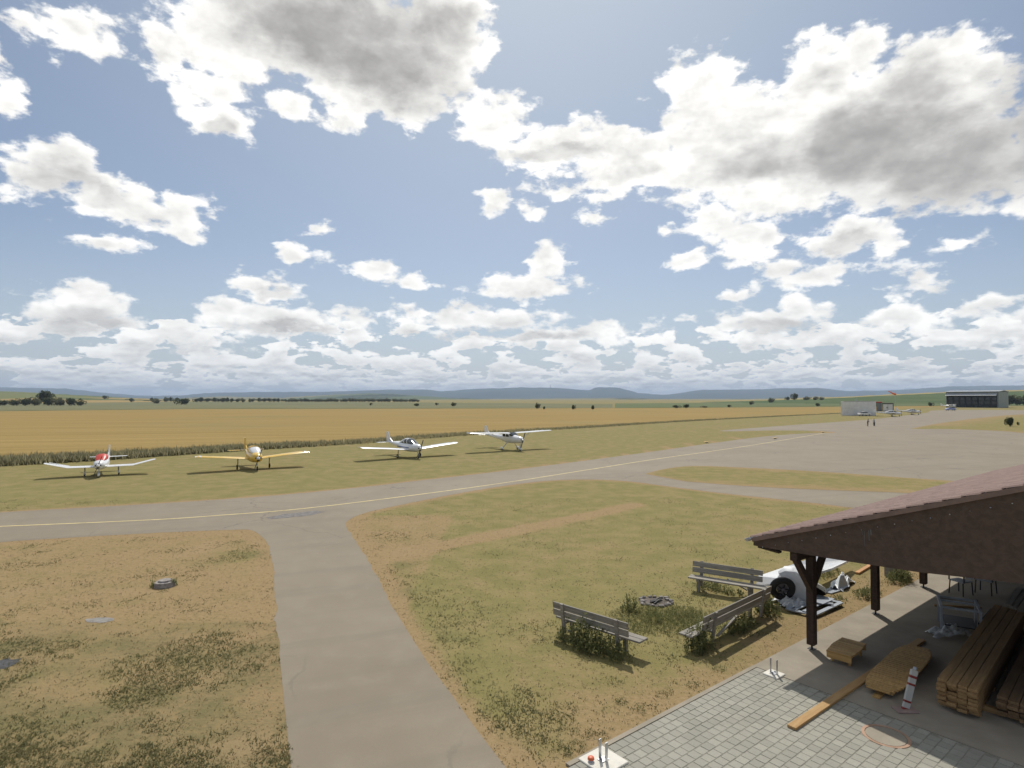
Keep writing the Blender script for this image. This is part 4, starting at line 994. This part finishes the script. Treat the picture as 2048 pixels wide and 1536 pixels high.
def table_top():
    out = [(1722,1360),(1740,1347),(1790,1300),(1812,1291),(1850,1296),(1866,1308),(1858,1325),(1812,1378),(1788,1386),(1745,1376)]
    P = [G(u, v, .16) for u, v in out]; c = sum(P, Vector()) / len(P); e = (G(1838,1294,.16)-G(1755,1381,.16)).normalized(); f_ = Vector((-e.y, e.x, 0))
    L = max((p-c).dot(e) for p in P) - min((p-c).dot(e) for p in P); Wd = max((p-c).dot(f_) for p in P) - min((p-c).dot(f_) for p in P)
    r = empty('oval_table_top', (c.x, c.y, 0), math.atan2(e.y, e.x), 'long oval slatted wooden table top lying on two boards', 'table top')
    n = int(L/.115)
    for i in range(n):
        x = -L/2 + (i+.5)*L/n; w_ = Wd * (1 - abs(2*x/L)**4.5*.50) * .98
        mk('slat', lambda bm: bx(bm, (x, 0, .165), (L/n-.012, w_, .032), None, .005), M_larch, r)
    mk('frame_rail', lambda bm: [bx(bm, (0, s*Wd*.28, .122), (L*.92, .05, .05)) for s in (1, -1)], M_larch, r)
table_top()
def plank(name, p0, p1, w, h, m, label, z=0, cat='plank'):
    p0, p1 = Vector(p0), Vector(p1); c = (p0+p1)/2; d = p1-p0
    o = mk(name, lambda bm: bx(bm, (0,0,h/2), (d.length, w, h), None, .004), m, None, False, (c.x, c.y, z), (0, 0, math.atan2(d.y, d.x)))
    return tag(o, label, cat)
plank('long_plank', G(1583,1461), G(1843,1284), .17, .05, M_pine, 'long pale plank running out from under the oval table top into the sun', .03)
plank('support_board', G(1752,1400), G(1800,1345), .14, .04, M_larch, 'short board sticking out below the oval table top', .03)
plank('garden_plank', G(1714,1143,.1), G(1748,1123,.1), .14, .07, mat('orange_timber', None, (.50,.24,.08), .6, var=.15), 'short orange plank lying on the grass between the posts', .003)
plank('pale_board', G(1851,1140), G(1872,1139), .3, .05, M_grey, 'pale board at the far end of the sunny concrete strip', .031)
plank('stray_plank', G(1952,1418), G(2013,1436), .12, .10, M_stack, 'short plank across the front of the right timber stack', .033)
def timber_stack(a0, a1, b0, ncol, nrow, s, label, m, z0=.08):
    r = empty('timber_stack', WP(a0, b0, .03), wdir + R(4.5), label, 'timber stack')
    for a in np.arange(.3, a1-a0-.2, 1.5): mk('bearer', lambda bm: bx(bm, (a, -ncol*s/2, .035), (.1, ncol*s, .07)), M_stack, r)
    for i in range(ncol):
        for j in range(nrow):
            L = (a1-a0)*random.uniform(.90, 1.0); off = random.uniform(-.05, .16)
            mk('beam', lambda bm: bx(bm, (L/2+off, -(i+.5)*s, z0+(j+.5)*s*.36), (L, s-.012, s*.36-.006), None, .004), m, r)
q0 = G(1872, 1420); qa = (q0-P1).dot(A); qb = (q0-P1).dot(B)
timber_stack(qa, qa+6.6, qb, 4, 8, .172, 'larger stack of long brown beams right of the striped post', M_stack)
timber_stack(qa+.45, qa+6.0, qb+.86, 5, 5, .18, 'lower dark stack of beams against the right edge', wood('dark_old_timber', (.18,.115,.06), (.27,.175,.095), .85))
plank('leaning_board', G(2016,1222,.5), G(2040,1180,.6), .16, .06, M_grey, 'grey board lying on top of the far end of the timber', .62)
plank('second_board', G(2028,1226,.5), G(2052,1184,.6), .13, .06, M_grey, 'darker grey board beside the one on the far timber end', .61)
def beacon():
    b, tp = G(1810, 1424), G(1829, 1356, .78)
    r = empty('striped_marker_post', (b.x, b.y, .03), 0, 'leaning red and white striped marker post on a flat foot', 'marker post')
    tp = Vector((.27, .10, .76)); d = tp.normalized(); up = Vector((0, -1, 0))
    L = tp.length; segs = [(0, .07, 0), (.07, .20, 1), (.20, .25, 0), (.25, .62, 1), (.62, .67, 0), (.67, .80, 1), (.80, .86, 0), (.86, 1.0, 1)]
    for a, c, w_ in segs: mk('white_band' if w_ else 'red_band', lambda bm: beam(bm, d*(L*a+.002), d*(L*c-.001), .13, .055, up), mat('dull_white', None, (.46, .45, .42), .6) if w_ else mat('dull_red', None, (.24, .035, .03), .6), r)
    mk('foot', lambda bm: bx(bm, (0, 0, .018), (.42, .26, .034), None, .008), mat('faded_pink_foot', None, (.30, .22, .19), .8, var=.15), r)
    mk('reflector', lambda bm: cyl(bm, d*(L+.005), d*(L+.06), .035, .03, 12), M_greyp, r)
beacon()
def crumple(name, c, rx, ry, h, m, label, cat, rot=0, n=26, seed=3, parent=None, z=.0, thick=.0):
    V = []; F = []
    for j in range(n):
        for i in range(n):
            x, y = (i/(n-1)*2-1), (j/(n-1)*2-1); e = max(0, 1 - (x*x+y*y)*.5)**1.5
            q = .22 + .9*abs(noise.noise((x*1.3+seed, y*1.6, seed))) + .28*abs(noise.noise((x*3.4+seed, y*4, seed*2)))
            xx, yy = x*rx*(1+.25*noise.noise((y*2, seed, 1))), y*ry*(1+.25*noise.noise((x*2, seed, 5)))
            V.append((xx*math.cos(rot)-yy*math.sin(rot), xx*math.sin(rot)+yy*math.cos(rot), z+.01+h*e*q*1.5))
    for j in range(n-1):
        for i in range(n-1): F.append((j*n+i, j*n+i+1, (j+1)*n+i+1, (j+1)*n+i))
    o = link(name, pyd(name, V, F, m, True), parent, None if parent else (c[0], c[1], 0))
    if not parent: tag(o, label, cat)
    else: o.location = c
    return o
def frame_table():
    c = G(1918, 1262); r = empty('metal_frame_table', (c.x, c.y, .03), wdir+.35, 'bare grey metal frame table in the shade of the shelter', 'table')
    for x in (-.5, .5):
        for y in (-.42, .42): mk('leg', lambda bm: bx(bm, (x, y, .34), (.05, .05, .68)), M_greyp, r)
    for y in (-.42, .42): mk('rail', lambda bm: bx(bm, (0, y, .70), (1.1, .06, .05)), M_greyp, r)
    for x in (-.5, .5): mk('rail', lambda bm: bx(bm, (x, 0, .70), (.06, .78, .048)), M_greyp, r)
    mk('shelf', lambda bm: bx(bm, (0, 0, .22), (.9, .7, .03)), M_darkm, r)
    mk('cross_rail', lambda bm: bx(bm, (.15, 0, .70), (.05, .78, .04)), M_greyp, r)
frame_table()
crumple('plastic_sheet', G(1897, 1272), .52, .26, .32, M_plastic, 'crumpled clear plastic sheet on the floor before the frame table', 'plastic sheet', wdir-.6, z=.03)
def chair(u, v, rz, label):
    p = G(u, v); r = empty('garden_chair', (p.x, p.y, .03), rz, label, 'chair', 'garden chairs in the shade')
    mk('seat', lambda bm: bx(bm, (0, 0, .43), (.46, .46, .03), None, .01), M_greyp, r)
    mk('backrest', lambda bm: [bx(bm, (-.22-.02*k, 0, .52+.1*k), (.02, .44, .05)) for k in range(4)], M_greyp, r)
    for x in (-.2, .2):
        for y in (-.2, .2): mk('leg', lambda bm: cyl(bm, (x*1.15, y*1.1, 0), (x, y, .43), .018, n=6), M_darkm, r)
    for y in (-.23, .23): mk('armrest', lambda bm: (bx(bm, (0, y, .64), (.42, .04, .025)), bx(bm, (.2, y, .53), (.03, .03, .21))), M_darkm, r)
plank('floor_bar', G(1868, 1214), G(1962, 1219), .07, .05, M_stack, 'thin wooden bar on the floor behind the metal frame table', .031)
plank('floor_batten', G(1872, 1199), G(1955, 1203), .06, .04, M_grey, 'second thin bar on the floor nearer the garden chairs', .031)
plank('stray_board', G(1966, 1262), G(1990, 1232), .22, .16, M_black, 'black board leaning low between the frame table and the timber', .031)
def crate():
    p = G(1893, 1188); r = empty('wooden_crate', (p.x+2.6, p.y-.2, .03), wdir, 'small open wooden crate in the shade beside the garden chairs', 'crate')
    for k in range(3):
        for y in (-.2, .2): mk('side_slat', lambda bm: bx(bm, (0, y, .05+.1*k), (.5, .02, .08)), M_grey, r)
        for x in (-.25, .25): mk('end_slat', lambda bm: bx(bm, (x, 0, .05+.1*k), (.02, .378, .08)), M_grey, r)
chair(1922, 1190, R(200), 'left grey garden chair under the shelter beam')
chair(1972, 1188, R(215), 'right grey garden chair under the shelter beam')

# ------------------------------------------------------------------ benches round the fire pit
def bench(pl, pr, label, seat_off=.42, back_h=.86, L=None, tilt=.10, ext=(0, 0)):
    """pl, pr: ground points under the ends of the back; seat lies to the left-hand normal side"""
    c = (pl+pr)/2; d = pr-pl; L = d.length; r = empty('park_bench', (c.x, c.y, 0), math.atan2(d.y, d.x), label, 'bench', 'weathered benches round the fire pit')
    for k, z in enumerate((.60, .79)):
        mk('back_plank', lambda bm: bx(bm, (random.uniform(-.02,.02), -.03*k, z), (L, .04, .165), Matrix.Rotation(tilt, 3, 'X'), .006), M_grey, r)
    for k, y in enumerate((.17, .37)):
        mk('seat_plank', lambda bm: bx(bm, ((ext[0])/2+random.uniform(-.02,.02), y, .43), (L+abs(ext[0]), .18, .045), None, .006), M_grey, r)
    for x in (-.36, .36):
        mk('back_support', lambda bm: beam(bm, (x*L, .04, .10), (x*L, -.085, .89), .09, .06, (0, 1, 0)), M_grey, r)
        mk('seat_support', lambda bm: (bx(bm, (x*L, .25, .375), (.09, .46, .06)), bx(bm, (x*L, .36, .17), (.09, .09, .35))), M_grey, r)
    mk('brace', lambda bm: beam(bm, (-.30*L, .02, .2), (-.02*L, .02, .46), .04, .06, (0, 1, 0)), M_grey, r)
def gz(u, v, z): p = G(u, v, z); return Vector((p.x, p.y, 0))
# seat side = +y local (left of pl->pr)
bench(gz(1108, 1202, .87), gz(1258, 1246, .87), 'weathered bench seen from behind, front left of the fire pit', ext=(.25, 0))
bench(gz(1405, 1234, .87), gz(1540, 1171, .87), 'long weathered bench seen from behind, right of the fire pit', ext=(-.35, 0))
bench(gz(1524, 1140, .90), gz(1384, 1120, .90), 'weathered bench facing the camera beyond the fire pit', ext=(-.2, 0), tilt=.1)
# fire pit
fp = G(1312, 1204); r = empty('fire_pit', (fp.x, fp.y, 0), 0, 'ring of grey stones round an old fire place in the grass', 'fire pit')
link('ash', poly_mesh('ash', blobpoly((0,0), .52, .46, 20, .12), M_ash, .008), r)
for i in range(17):
    a = 2*math.pi*i/17+random.uniform(-.1,.1); rr = random.uniform(.42, .56)
    def st(bm):
        q = bmesh.ops.create_icosphere(bm, subdivisions=1, radius=1)['verts']
        for v_ in q: v_.co *= random.uniform(.75, 1.1)
        bmesh.ops.transform(bm, matrix=Matrix.Translation((rr*math.cos(a), rr*math.sin(a)*.9, .035)) @ Matrix.Rotation(random.random()*3, 4, 'Z') @ Matrix.Diagonal((random.uniform(.07,.12), random.uniform(.05,.08), .05, 1)), verts=q)
    mk('stone', st, M_stone, r)
for i in range(5):
    a = random.random()*3; mk('charred_log', lambda bm: cyl(bm, (-.2*math.cos(a), -.2*math.sin(a)+.05*i-.1, .03), (.2*math.cos(a), .2*math.sin(a)+.05*i-.1, .06), .025, .02, 6), M_black, r)

# weeds
wc = lambda u, v: G(u, v)
dl = math.atan2((gz(1258,1246,.87)-gz(1108,1202,.87)).y, (gz(1258,1246,.87)-gz(1108,1202,.87)).x)
dr = math.atan2((gz(1540,1171,.87)-gz(1405,1234,.87)).y, (gz(1540,1171,.87)-gz(1405,1234,.87)).x)
weed_clump('bench_weeds', wc(1185, 1300), 1.15, .42, .72, 420, 'tall leafy weeds grown up behind the front left bench', dl)
weed_clump('bench_weeds', wc(1398, 1300), .50, .38, .66, 190, 'dense weed clump at the near end of the right bench', dr)
weed_clump('bench_weeds', wc(1480, 1258), 1.0, .30, .42, 240, 'weeds growing under the long right bench', dr)
weed_clump('bench_weeds', wc(1535, 1228), .42, .32, .75, 130, 'tall pale weeds between the right bench and the wheel', dr, leaf=.045)
weed_clump('bench_weeds', wc(1430, 1180), 1.05, .32, .30, 200, 'low weeds in front of the far bench', dl)
weed_clump('fire_pit_weed', wc(1258, 1222), .24, .24, .62, 70, 'feathery tall weed left of the fire pit', 0, 'weed')
weed_clump('lush_grass', wc(1335, 1240), 1.8, 1.25, .16, 3400, 'lush green grass inside the bench circle', 0, 'grass', .022, .6)['kind'] = 'stuff'
weed_clump('shelter_weeds', wc(1640, 1150), 1.3, .5, .22, 260, 'weeds on the grass behind the first shelter post', wdir)
weed_clump('shelter_weeds', wc(1735, 1190), .75, .35, .28, 170, 'leafy weeds beside the second shelter post', wdir)
weed_clump('shelter_weeds', wc(1800, 1163), .75, .40, .50, 230, 'dark bushy weeds under the small grey bench by the third post', wdir)
weed_clump('shelter_weeds', wc(1670, 1205), .7, .3, .16, 120, 'low weeds around the metal frame on the grass', wdir)
for (u, v, s, lb) in [(1280,1420,.16,'small weed patch on bare soil above the middle of the paving edge'),(1330,1390,.2,'flat weed patch on bare soil left of the shelter bracket'),(1390,1372,.2,'flat weed patch nearest below the right bench'),
    (1225,1365,.22,'wide weed patch on bare soil below the front left bench'),(1440,1340,.14,'little weed patch between right bench and paving corner'),(1170,1470,.2,'weed patch on the lawn above the large white footing'),
    (1130,1505,.24,'weed clump beside the corner of the large white footing'),(1240,1405,.12,'tiny weed in the middle of the bare soil'),(1155,1490,.16,'small weed close to the paving corner')]:
    weed_clump('lawn_weed', wc(u, v), s*1.3, s, .09, 46, lb, 0, 'weed', .018)['group'] = 'small weeds on the bare soil'
# grey slab bench by the third post
def slab_bench():
    p = G(1790, 1152); r = empty('slab_bench', (p.x, p.y, 0), wdir-.1, 'small grey slab bench in the weeds by the third post', 'bench')
    mk('seat', lambda bm: bx(bm, (0, 0, .42), (.75, .5, .08), None, .01), M_grey, r)
    for x in (-.28, .28): mk('leg', lambda bm: bx(bm, (x, 0, .19), (.1, .4, .38)), M_grey, r)
    p = G(1818, 1158)
slab_bench()

# ------------------------------------------------------------------ tipped glider trailer heap
def trailer():
    c = G(1600, 1196); r = empty('glider_trailer', (c.x, c.y, 0), 0, 'wrecked white trailer tipped over beside the right bench', 'trailer')
    g = lambda u, v, z, dy=0: (lambda p: Vector((p.x-c.x, p.y-c.y+dy, z)))(G(u, v, z))
    # long white panel (upper side of a wing)
    def slab(bm, pts, th):
        P = [Vector(q) for q in pts]; nn = (P[1]-P[0]).cross(P[2]-P[0]).normalized()*th
        a_ = [bm.verts.new(q) for q in P]; b_ = [bm.verts.new(q - nn) for q in P]; bm.faces.new(a_); bm.faces.new(b_[::-1])
        for i in range(len(P)): bm.faces.new((a_[i], b_[i], b_[(i+1) % len(P)], a_[(i+1) % len(P)]))
    mk('wing_panel', lambda bm: slab(bm, [g(1512,1172,.35), g(1585,1160,.62), g(1665,1136,.55), g(1703,1118,.4), g(1690,1108,.5), g(1640,1110,.75), g(1575,1132,.8), g(1516,1152,.6)], .06), M_white, r)
    mk('side_panel', lambda bm: slab(bm, [g(1588,1146,.82), g(1602,1142,.85), g(1650,1178,.45), g(1652,1186,.30), g(1636,1176,.45)], .04), M_cream, r)
    # rounded body wrapped in tarpaulin
    def body(bm):
        L = [(1560,1158,.62,.30),(1570,1160,.6,.50),(1590,1166,.55,.62),(1602,1172,.5,.60)]
        rings = []
        for (u, v, z, rad) in L:
            p = g(u, v, z); n = 14; rings.append([bm.verts.new(p + Vector((.10*math.sin(i), rad*.62*math.cos(2*math.pi*i/n), rad*.85*math.sin(2*math.pi*i/n)))) for i in range(n)])
        for a_, b_ in zip(rings[:-1], rings[1:]):
            for i in range(14): bm.faces.new((a_[i], a_[(i+1) % 14], b_[(i+1) % 14], b_[i]))
        bm.faces.new(rings[0][::-1]); bm.faces.new(rings[-1])
    mk('body', body, M_tarp, r, True)
    mk('interior_shade', lambda bm: slab(bm, [g(1601,1204,.05), g(1652,1190,.05), g(1650,1182,.38), g(1600,1152,.72)], .25), M_black, r)  # solid black slab, paints the shade inside the open body
    mk('frame_post', lambda bm: (beam(bm, g(1592,1204,.02), g(1596,1152,.75), .05, .05, (0,1,0)), beam(bm, g(1565,1190,.30), g(1583,1190,.28), .04, .04)), M_zinc, r)
    crumple('tarpaulin', g(1572, 1206, 0), .35, .28, .42, M_tarp, '', '', .4, parent=r, seed=9)
    wp = g(1549, 1166, .50, -.55)
    w_ = mk('wheel', lambda bm: torus_bm(bm, .28, .105, 28, 10), M_rubber, r, True, wp, (R(14), 0, R(-8)))
    mk('rim', lambda bm: (cyl(bm, (0,-.01,0), (0,.05,0), .17, n=20), cyl(bm, (0,-.09,0), (0,-.01,0), .05, n=10)), mat('dusty_grey_rim', None, (.16,.15,.17), .5, .4), w_)
    for k in range(5): mk('spoke', lambda bm: beam(bm, (0,-.05,0), (.16*math.cos(k*1.257), -.05, .16*math.sin(k*1.257)), .03, .02, (0,1,0)), M_black, w_)
    mk('axle', lambda bm: cyl(bm, wp, g(1575,1172,.5), .03, n=8), M_darkm, r)
trailer()
crumple('loose_tarpaulin', G(1592, 1214), .45, .22, .30, M_tarp, 'crumpled white tarpaulin lying on the grass below the trailer', 'tarpaulin', .3, seed=21)
def ladder_frame():
    q = [G(1575,1218,.08), G(1625,1196,.10), G(1682,1205,.10), G(1628,1230,.08)]; c = sum(q, Vector())/4
    r = empty('scrap_grating', (c.x, c.y, 0), 0, 'flat pale grey frame of crossed bars lying on the grass by the first post', 'grating')
    L = [p - Vector((c.x, c.y, 0)) for p in q]
    for i in range(4): mk('frame_bar', lambda bm: beam(bm, L[i], L[(i+1) % 4], .13, .035), M_greyp, r)
    for s in (.3, .62): mk('cross_bar', lambda bm: beam(bm, L[0].lerp(L[3], s)+Vector((0,0,.037)), L[1].lerp(L[2], s)+Vector((0,0,.037)), .10, .03), M_greyp, r)
    mk('cross_bar', lambda bm: beam(bm, L[0].lerp(L[1], .45)+Vector((0,0,.07)), L[3].lerp(L[2], .7)+Vector((0,0,.07)), .09, .03), M_greyp, r)
    mk('panel', lambda bm: beam(bm, L[1].lerp(L[2], .5)+Vector((0,0,.10)), L[0].lerp(L[3], .45).lerp(L[1].lerp(L[2], .5), .55)+Vector((0,0,.10)), .5, .02), M_greyp, r)
ladder_frame()
crumple('plastic_cover', G(1683, 1171), .72, .24, .40, mat('milky_plastic', None, (.72,.74,.74), .3), 'crumpled milky white plastic cover blown onto the grass', 'plastic cover', wdir+.15, seed=14)
plank('flat_board', G(1652,1186), G(1678,1178), .35, .03, M_greyp, 'pale grey board beside the plastic cover on the grass', .01)

for (u, v, lb) in [(1413, 886, 'small pale orange edge marker on the grass edge, left of three'), (1550, 878, 'small pale orange edge marker on the grass edge, middle of three'), (1646, 866, 'small pale orange edge marker on the grass edge, right of three'), (1408, 888, None)]:
    if not lb: continue
    p = G(u, v); r = empty('edge_marker', p, 0, lb, 'marker')
    mk('plate', lambda bm: bx(bm, (0, 0, .17), (.60, .50, .10), None, .03), mat('marker_yellow', None, (.72, .50, .20), .6), r)
    mk('foot', lambda bm: bx(bm, (0, 0, .06), (.3, .3, .12)), M_cream, r)
car(2024, 806.5, 20, M_cream, 'pale car parked in the grass right of the hangar', 1.6)

# small concrete lid with weeds on the left lawn
def lid():
    p = G(330, 1172); r = empty('well_lid', (p.x, p.y, 0), .1, 'low concrete well lid overgrown with weeds on the left lawn', 'well lid')
    mk('lid', lambda bm: cyl(bm, (0,0,0), (0,0,.16), .34, .32, 10), M_stone, r); mk('cover', lambda bm: cyl(bm, (0,0,.16), (0,0,.21), .22, .2, 10), M_stone, r)
lid()
weed_clump('lid_weed', G(347, 1172), .12, .10, .36, 26, 'weed at the right side of the well lid', 0, 'weed')
weed_clump('lid_weed', G(307, 1174), .12, .12, .20, 26, 'weed at the left side of the well lid', 0, 'weed')
weed_clump('lawn_weed', G(441, 1182), .10, .10, .10, 20, 'single small green weed right of the well lid', 0, 'weed', .018)
weed_clump('lawn_weed', G(132, 1316), .22, .12, .10, 40, 'spreading small weed on the lower left lawn', 0, 'weed', .02)

# ------------------------------------------------------------------ haze: one closed box of air
hm = bpy.data.materials.new('thin_haze'); hm.use_nodes = True; ht = hm.node_tree; ht.nodes.clear()
pv = ht.nodes.new('ShaderNodeVolumePrincipled'); pv.inputs['Color'].default_value = (.62, .77, 1.0, 1); pv.inputs['Density'].default_value = 8.0e-5; pv.inputs['Anisotropy'].default_value = .1
ho = ht.nodes.new('ShaderNodeOutputMaterial'); ht.links.new(pv.outputs[0], ho.inputs['Volume'])
try: hm.cycles.homogeneous_volume = True
except Exception: pass
tag(mk('haze', lambda bm: bx(bm, (0, 0, 200), (56000, 56000, 406)), hm), 'thin bluish summer haze over the plain', 'haze', None, 'stuff')
